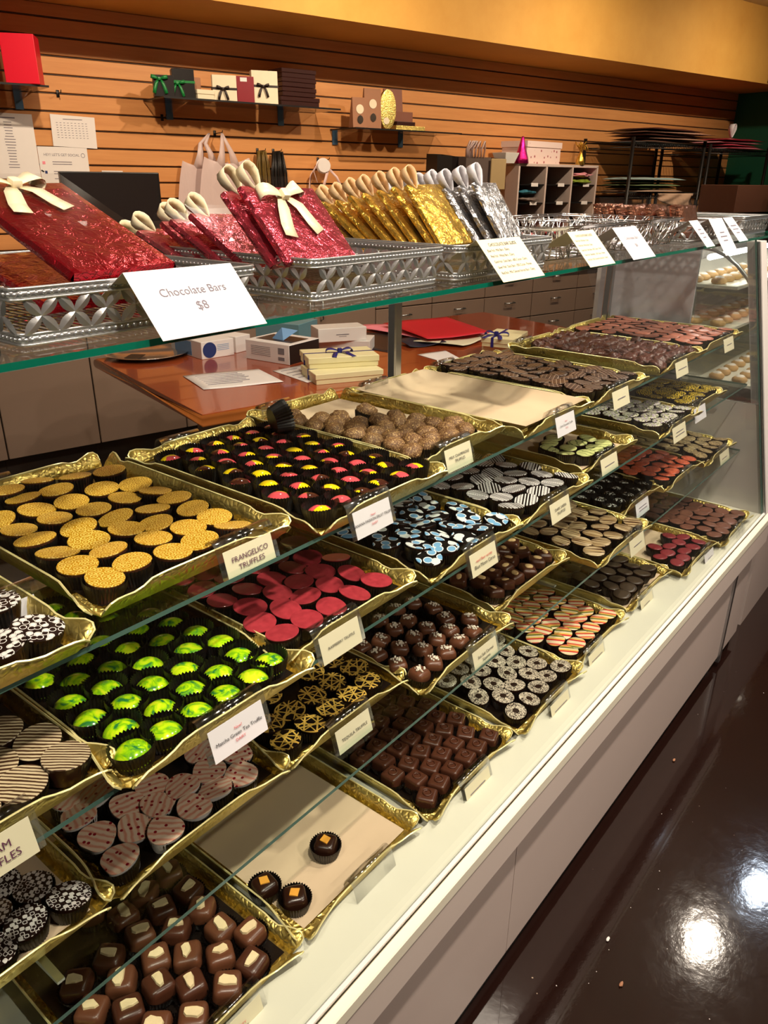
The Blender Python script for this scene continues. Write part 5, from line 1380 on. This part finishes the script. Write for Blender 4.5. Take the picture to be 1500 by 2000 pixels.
g = MB(); g.rbox((-.09, -.001, -.010), (.011, .001, .013), .0003, 1); g.build('blue_icon', M['dblue'], t)
g = MB(); g.box((-.09, -.001, -.055), (.014, .001, .006), RY(.5)); g.build('black_icon', M['black'], t)
wsheet('small white note taped just above the monitor', -1.36, -1.255, 1.395, 1.432)

# monitor on the back counter
t = wthing('monitor', 'black flat computer monitor seen from the front on the back counter', 'monitor', -1.455, .40, CT)
g = MB(); g.rbox((0, 0, .395), (.450, .030, .262), .005, 2, RX(0)); g.build('housing', M['black'], t)
M['screen'] = flat('dark_screen', srgb(30, 24, 24), .3, spec=.5); g = MB(); g.box((0, -.0158, .398), (.422, .001, .232)); g.build('screen', M['screen'], t)
g = MB(); g.rbox((0, .03, .17), (.05, .02, .30), .004, 2); g.rbox((0, .03, .008), (.22, .16, .014), .004, 2); g.build('stand', M['black'], t)
t = wthing('black_bottle', 'small black bottle with a white mark left of the monitor', 'bottle', -1.71, .30, CT)
g = MB(); g.rev([(.028, 0), (.028, .20), (.013, .25), (.012, .30), (.016, .302), (.016, .33), (.004, .332)], 18); g.build('bottle_body', M['black'], t, 'auto'); g = MB(); g.box((0, -.0285, .15), (.02, .001, .05)); g.build('label_mark', M['white'], t)

# things hanging on the slats
M['plastic'] = flat('milky_plastic', srgb(216, 188, 182), .35, var=.05, vs=20, bump=.4, bs=30)
n = N('milky_film'); n.set(srgb(226, 204, 200), .35); n.p.inputs['Alpha'].default_value = .72; n.bump(n.noise(n.coord((1, 1, .3)), 24, 3), .5, .01); M['film'] = n.mat
def hook(s, z, L=.09):
    g = MB(); g.tube([(0, 0, 0), (0, -L, .002), (0, -L-.006, .012)], .0022, 6); g.rbox((0, -.002, 0), (.014, .004, .03), .001, 1)
    o = g.build('wall_hook', M['black_metal'], None, True, loc=WP(s, .0095, z), rotz=WROT); return o
tag(hook(-.735, 1.620), 'wire hook carrying the white plastic bags', 'hook'); tag(hook(-.385, 1.542), 'wire hook carrying the black ribbon hank', 'hook')
tag(hook(-.485, 1.542), 'wire hook carrying the olive ribbon hank', 'hook'); tag(hook(-.09, 1.505, .12), 'wire hook carrying the ribbon spools', 'hook'); tag(hook(-1.52, 1.758, .05), 'empty bent wire hook above the taped table sheet', 'hook'); tag(hook(-1.02, 1.682, .05), 'empty wire hook below the left end of the long shelf', 'hook')
for k, (ds, dz, lb) in enumerate(((0, 0, 'front white plastic shopping bag hanging on the slats'), (-.075, -.02, 'white plastic shopping bag hanging behind the front one'))):
    t = wthing('plastic_bag', lb, 'bag', -.735+ds*.3, .095-.055*k, 1.62)
    g = MB(); nx_, nz_ = 12, 12; rr = random.Random(k)
    for sg in (-1, 1):
        vs = []
        for j in range(nz_+1):
            v_ = j/nz_; z = -.125+dz-.42*v_; hw = .13+.075*v_**.7
            for i in range(nx_+1):
                u_ = i/nx_*2-1; vs.append((ds+.02+hw*u_, sg*(.003+.020*(1-u_*u_)*v_**.6+.004*math.sin(u_*9+k)), z+(-.0 if j else .03*abs(u_)**2-.02)))
        g.add(vs, [(j*(nx_+1)+i, j*(nx_+1)+i+1, (j+1)*(nx_+1)+i+1, (j+1)*(nx_+1)+i) for j in range(nz_) for i in range(nx_)])
    g.build('bag_body', M['film'], t, True)
    g = MB()
    for sg in (-1, 1): g.strip([(ds*.3, 0, 0), (ds+.01+sg*.014, -.004, -.05), (ds+.02+sg*.030, -.006, -.10), (ds+.02+sg*.048, -.004, -.17)], [.012, .022, .034, .06], (1, 0, 0))
    g.build('handle', M['film'], t, True, solid=.001)
M['olive'] = flat('olive_ribbon', srgb(112, 88, 34), .5); M['blackrib'] = flat('black_ribbon', srgb(28, 22, 18), .4)
for s, z, L, wd, mt, lb, nn_ in ((-.485, 1.542, .17, .030, 'olive', 'hank of olive ribbon loops hanging on the slats', 12), (-.385, 1.542, .27, .042, 'blackrib', 'longer hank of black ribbon loops hanging on the slats', 18)):
    g = MB(); rr = random.Random(2)
    for i in range(nn_):
        x = rr.uniform(-wd, wd); l = L*rr.uniform(.85, 1.05); y = rr.uniform(-.06, -.02)
        g.tube([(x*.6, y, 0), (x, y-.003, -l*.4), (x*1.1, y-.003, -l*.9), (x*1.1+.005, y, -l), (x*1.1+.012, y+.003, -l*.9), (x+.012, y+.003, -l*.4), (x*.6+.004, y, 0)], .0034, 5)
    o = g.build('ribbon_hank', M[mt], None, True, loc=WP(s, .01, z), rotz=WROT); tag(o, lb, 'ribbon')
t = wthing('ribbon_spool', 'white ribbon spool with trailing pink ribbon ends hanging on the slats', 'ribbon spool', -.09, .07, 1.475, -.5)
g = MB(); g.rev([(.036, 0), (.036, .006)], 24, M=T(0, -.055, 0) @ RX(PI/2)); g.rev([(.042, 0), (.042, .006)], 24, M=T(0, .02, 0) @ RX(PI/2)); g.build('spool_flange', M['white'], t, 'auto')
g = MB(); g.rev([(.030, 0), (.030, .07)], 20, M=T(0, .018, 0) @ RX(PI/2)); g.build('wound_ribbon', M['pearl'], t, 'auto')
g = MB(); g.strip([(-.04, -.01, 0), (-.075, -.02, -.05), (-.085, -.01, -.12), (-.05, 0, -.18)], .018, (.6, 1, 0)); g.strip([(.02, -.05, -.03), (.0, -.06, -.09), (-.02, -.05, -.16)], .016, (1, .3, 0)); g.strip([(.03, -.06, -.02), (.07, -.07, -.06), (.10, -.06, -.12)], .014, (.8, 0, .5)); g.strip([(-.03, -.05, .02), (-.06, -.06, -.03), (-.04, -.06, -.09)], .02, (.3, 1, 0))
g.build('ribbon_end', flat('pale_pink_satin', srgb(222, 190, 184), .4), t, 'auto', solid=.0008)

# bags, sorter and decorations at the right of the counter
M['greybag'] = flat('dark_grey_bag', srgb(92, 78, 72), .5); M['tanbag'] = flat('tan_paper', srgb(170, 146, 104), .6)
for i, (s0, s1, off, h, mt, lb) in enumerate(((.58, .70, .30, .645, 'blackrib', 'black paper bag at the left of the row beside the white sorter'), (.70, .80, .27, .64, 'darkbox', 'second black paper bag in the row beside the white sorter'), (.78, 1.09, .34, .635, 'greybag', 'wide dark grey paper bag beside the white sorter'))):
    t = wthing('paper_bag', lb, 'bag', (s0+s1)/2, off, CT); w = s1-s0
    g = MB(); g.add([(-w/2, 0, 0), (w/2, 0, 0), (w/2, .12, 0), (-w/2, .12, 0), (-w/2, .0, h), (w/2, .0, h), (w/2, .10, h+.01), (-w/2, .10, h+.01)], [(3,2,1,0), (0,1,5,4), (1,2,6,5), (2,3,7,6), (3,0,4,7)]); g.build('bag_body', M[mt], t, solid=.002)
t = wthing('tan_paper_bag', 'tan paper bag hooked over the front of the dark grey bag', 'bag', 1.04, .36, CT+.46); g = MB(); g.rbox((0, 0, .085), (.13, .012, .18), .003, 1); g.build('bag_body', M['tanbag'], t)
g = MB(); rr = random.Random(8)
for i in range(7):
    x = rr.uniform(-.07, .07); g.strip([(x, .02, 0), (x-.02, .0, .05), (x+rr.uniform(-.01, .03), -.01, .10), (x+.03, .02, .05), (x+.03, .03, 0)], .03, (.4, 1, 0))
o = g.build('tissue_paper', M['film'], None, True, loc=WP(.92, .27, CT+.635), rotz=WROT, solid=.001); tag(o, 'crumpled translucent tissue sticking out of the dark grey bag', 'tissue paper')
t = wthing('cubby_sorter', 'white cubby sorter with black shelves and small labels on the back counter', 'sorter', 1.64, .35, CT)
w, h, d = .79, .605, .30; M['sorter'] = flat('sorter_white', srgb(206, 186, 176), .5)
g = MB()
for x in (-w/2, -w/6, w/6, w/2): g.box((x, d/2, h/2), (.014, d, h))
g.box((0, d/2, h), (w+.014, d, .016)); g.box((0, d/2, .008), (w, d, .016)); g.box((0, d-.005, h/2), (w, .008, h)); g.build('cabinet_frame', M['sorter'], t)
rows = [.485, .37, .26, .15, .06]
for z in rows:
    for c in (-1, 0, 1):
        g = MB(); g.box((c*w/3, d/2+.004, z), (w/3-.014, d-.01, .007)); sh = g.build('cubby_shelf', M['black'], t)
        g = MB(); g.rbox((c*w/3+.02, -.002, z), (.065, .004, .022), .001, 1); g.build('shelf_label', M['white'], sh)
cl = {'teal': (50, 120, 140), 'olive': (130, 150, 40), 'pink': (226, 150, 160), 'blue': (70, 92, 130), 'red': (200, 50, 60), 'lime': (150, 214, 40), 'violet': (60, 40, 110), 'grey': (120, 104, 96), 'cream': (232, 206, 176)}
for c, z, cn, lb in ((-1, .375, 'grey', 'grey cloth in the left column of the sorter'), (-1, .42, 'teal', 'teal cloth on top of the grey one in the sorter'), (-1, .155, 'pink', 'pink dotted cloth low in the left column of the sorter'), (0, .07, 'blue', 'blue cloth bulging from the middle column of the sorter'), (0, .155, 'red', 'red cloth in the middle column of the sorter'),
                      (1, .49, 'olive', 'olive cloth in the top right cubby of the sorter'), (1, .53, 'pink', 'pink cloth on the olive one in the top right cubby'), (1, .265, 'cream', 'cream and pink cloth spilling from the right column of the sorter'), (1, .07, 'violet', 'violet cloth low in the right column of the sorter'), (1, .02, 'lime', 'bright lime green cloth in the bottom right cubby')):
    o = rough_ball('folded_cloth', flat(cn+'_cloth', srgb(*cl[cn]), .7, bump=.4, bs=60), .05, .018, None, .45)
    o.scale = (1.7, 1.3, .62); o.location = WP(1.64+c*w/3+random.uniform(-.02, .02), .30, CT+z+.004); o.rotation_euler = (0, 0, WROT+random.uniform(-.3, .3)); tag(o, lb, 'cloth')
ST = CT+.613
t = wthing('polka_box', 'white box with pink polka dots on top of the cubby sorter', 'box', 1.52, .30, ST, .15)
n = N('polka_dots'); v = n.coord(); dd = n.voro(v, 26, 'F1', 'Distance', .35); n.set(n.mix(n.step(dd, .22, .18), srgb(238, 214, 206), srgb(168, 84, 92)), .5); M['polka'] = n.mat
g = MB(); g.box((0, .1, .05), (.40, .20, .10)); g.build('box_base', M['polka'], t); g = MB(); g.box((0, .1, .118), (.412, .212, .036)); g.build('lid', M['polka'], t)
M['magenta'] = foil('magenta_foil', srgb(190, 10, 110), srgb(226, 40, 140)); g = MB(); g.rev([(.05, 0), (.045, .03), (.028, .08), (.015, .13), (.010, .155), (.003, .16)], 14); o = g.build('foil_cone', M['magenta'], None, True, loc=WP(1.275, .33, ST), rotz=WROT); tag(o, 'shiny magenta foil cone balloon weight on the cubby sorter', 'decoration')
g = MB(); g.rev([(.032, 0), (.030, .03), (.012, .07), (.006, .09)], 12); rr = random.Random(3)
for i in range(14): a = rr.uniform(0, 6.28); e = rr.uniform(.02, .05); g.tube([(0, 0, .085), (math.cos(a)*e*.6, math.sin(a)*e*.6, .12+rr.uniform(-.02, .02)), (math.cos(a)*e, math.sin(a)*e, .12+rr.uniform(-.04, .03))], .0045, 5)
o = g.build('tinsel_weight', FO['gold'], None, True, loc=WP(1.86, .33, ST), rotz=WROT); tag(o, 'gold tinsel balloon weight at the right end of the cubby sorter', 'decoration')
t = wthing('white_cup', 'square white bowl at the left end of the cubby sorter top', 'bowl', 1.16, .34, CT+.613); g = MB(); g.add([(-.04, 0, 0), (.04, 0, 0), (.04, .08, 0), (-.04, .08, 0), (-.06, -.02, .06), (.06, -.02, .06), (.06, .10, .06), (-.06, .10, .06)], [(3,2,1,0), (0,1,5,4), (1,2,6,5), (2,3,7,6), (3,0,4,7)]); g.build('bowl_body', M['pearl'], t, solid=.003)

# black wire racks in the far corner
def rack(s0, s1, o0, o1, zt, zmid, label):
    t = wthing('wire_rack', label, 'rack', (s0+s1)/2, (o0+o1)/2, 0); w, d = s1-s0, o1-o0
    for x in (-w/2, w/2):
        for y in (-d/2, d/2):
            g = MB(); g.tube([(x, y, 0), (x, y, zt+.03)], .013, 8); g.build('post', M['black_metal'], t, True)
    for z in [zt]+zmid:
        g = MB()
        for zz in (z, z-.035): g.tube([(-w/2, -d/2, zz), (w/2, -d/2, zz), (w/2, d/2, zz), (-w/2, d/2, zz)], .004, 6, closed=True)
        for i in range(1, 26): x = -w/2+w*i/26; g.tube([(x, -d/2, z), (x, d/2, z)], .002, 4)
        for i in range(40): x = -w/2+w*i/40; g.tube([(x, -d/2, z), (x+w/80, -d/2, z-.035), (x+w/40, -d/2, z)], .0018, 4)
        g.build('wire_shelf', M['black_metal'], t, True)
rack(2.20, 3.08, .08, .50, 1.665, [1.335, .95], 'black wire rack left of the two in the far corner')
rack(3.16, 4.02, .08, .50, 1.650, [.95], 'black wire rack right of the two, before the green wall')
def pile(label, name, s, off, z, sx, sy, sz, col, bmp=.6, cat='bag'):
    o = rough_ball(name, flat(name+'_%d' % int(s*100), srgb(*col), .45, var=.2, vs=20, bump=bmp, bs=40), .10, .026, None, .25)
    o.scale = (sx, sy, sz); o.location = WP(s, off, z); o.rotation_euler = (0, 0, WROT); tag(o, label, cat)
def stack(n_, label, grp, s, off, z, sx, sy, cols, dz=.020):
    rr = random.Random(int(s*100))
    mats = [flat('wrapped_pack_%d_%d' % (int(s*100), i), srgb(*c), .4, var=.25, vs=14, bump=.7, bs=30) for i, c in enumerate(cols)]
    for i in range(n_):
        g = MB(); nx_, ny_ = 12, 8; vs = []; w, d = .19*sx*rr.uniform(.85, 1), .19*sy*rr.uniform(.85, 1); ph = rr.uniform(0, 6)
        for sd in (0, 1):
            for j in range(ny_+1):
                for k in range(nx_+1):
                    u_, v_ = k/nx_*2-1, j/ny_*2-1; e = (1-abs(u_)**6)*(1-abs(v_)**6)
                    vs.append((u_*w/2, v_*d/2, .002+sd*.015*e+.002*math.sin(u_*7+ph)*math.sin(v_*5+ph)*e+(0 if sd else .0)))
        q = (nx_+1)*(ny_+1)
        fs = [(j*(nx_+1)+k, j*(nx_+1)+k+1, (j+1)*(nx_+1)+k+1, (j+1)*(nx_+1)+k) for j in range(ny_) for k in range(nx_)]
        g.add(vs, [f[::-1] for f in fs]+[tuple(q+m_ for m_ in f) for f in fs])
        o = g.build('packaged_bag', mats[i % len(mats)], None, True, loc=WP(s+rr.uniform(-.03, .03), off+rr.uniform(-.02, .03), z+.004+i*dz), rotz=WROT+rr.uniform(-.12, .12))
        tag(o, label, 'bag', grp)
stack(5, 'flat brownish packaged gift bag in the pile on top of the left rack', 'bags piled on top of the left rack', 2.72, .32, 1.668, 4.2, 2.2, [(150, 112, 96), (178, 140, 120), (96, 58, 50), (190, 150, 130), (84, 48, 42)])
stack(4, 'pink packaged gift bag in the pile on top of the right rack', 'pink bags on top of the right rack', 3.66, .32, 1.654, 3.4, 2.1, [(228, 130, 150), (214, 90, 112), (236, 168, 180), (170, 40, 60)])
stack(5, 'green or clear packaged bag on the middle shelf of the left rack', 'bags on the middle shelf of the left rack', 2.60, .32, 1.338, 3.6, 2.0, [(190, 160, 140), (110, 130, 84), (140, 156, 110), (96, 118, 90), (170, 200, 200)])
t = wthing('draped_cloth', 'pinkish cream cloth hanging over the middle shelf of the left rack', 'cloth', 2.74, .52, 1.33)
g = MB(); vs = []
for j in range(9):
    for i in range(13): u_ = i/12; vs.append(((u_-.5)*.44+.03*j/8, -.012-.01*math.sin(u_*14+j), -.11*(j/8)*(.5+.6*u_)+.002))
g.add(vs, [(j*13+i, j*13+i+1, (j+1)*13+i+1, (j+1)*13+i) for j in range(8) for i in range(12)]); g.build('cloth_drape', flat('cream_pink_cloth', srgb(200, 166, 140), .6), t, True, solid=.002)
M['ribwhite2'] = M['rib_white']; g = MB(); ribbon_loop(g, (0, 0, 0), (0, 0, 1), (1, 0, 0), .10, .03, .05); o = g.build('white_ribbon_bow', M['rib_white'], None, True, loc=WP(3.66, .36, 1.745), rotz=WROT, solid=.001); tag(o, 'white ribbon loop standing on the pink bags', 'ribbon')
t = wthing('brown_carton', 'large brown carton near the far corner, right of the racks', 'box', 3.25, .92, 0); g = MB(); g.rbox((0, .16, 1.30), (.62, .30, .19), .003, 1); g.build('carton_body', flat('brown_carton_card', srgb(104, 66, 50), .6), t)
g = MB(); g.box((0, .16, .60), (.60, .28, 1.20)); o = g.build('corner_stand', M['cab_in'], None, False, loc=WP(3.25, .92, 0), rotz=WROT); tag(o, 'dark stand under the large brown carton', 'stand')
t = wthing('acrylic_holder', 'clear acrylic holder in front of the brown carton', 'holder', 3.36, .96, 1.21); g = MB(); g.box((0, 0, .085), (.13, .002, .17)); g.box((0, .03, .002), (.13, .06, .003)); g.build('clear_panel', M['acrylic'], t)

# ------------------------------------------------------------------ crumbs on the shop floor
for q, r, mt, lb in (((1187, 1836), .0034, 'white', 'elongated white crumb on the dark floor'), ((1213, 1924), .0036, 'kraft', 'small orange brown crumb on the dark floor'), ((1316, 1486), .0035, 'kraft', 'brownish pebble on the floor near the case')):
    p = U(q[0], q[1], 0); o = rough_ball('crumb', M[mt], r, r*.25, None, .5); o.location = (p.x, p.y, .0); o.scale = (1.5, .9, .8); tag(o, lb, 'crumb')
g = MB(); rr = random.Random(21)
for i in range(420):
    x = rr.uniform(.7, 4); y = rr.uniform(-1.2, .42); s = rr.uniform(.0006, .0016)
    g.add([(x-s, y, .0003), (x, y-s, .0003), (x+s, y+s*.3, .0003), (x, y+s, .0003), (x, y, s)], [(0, 1, 4), (1, 2, 4), (2, 3, 4), (3, 0, 4)])
o = g.build('floor_dust', M['white']); tag(o, 'fine pale dust specks scattered over the dark shop floor', 'dust', kind='stuff')
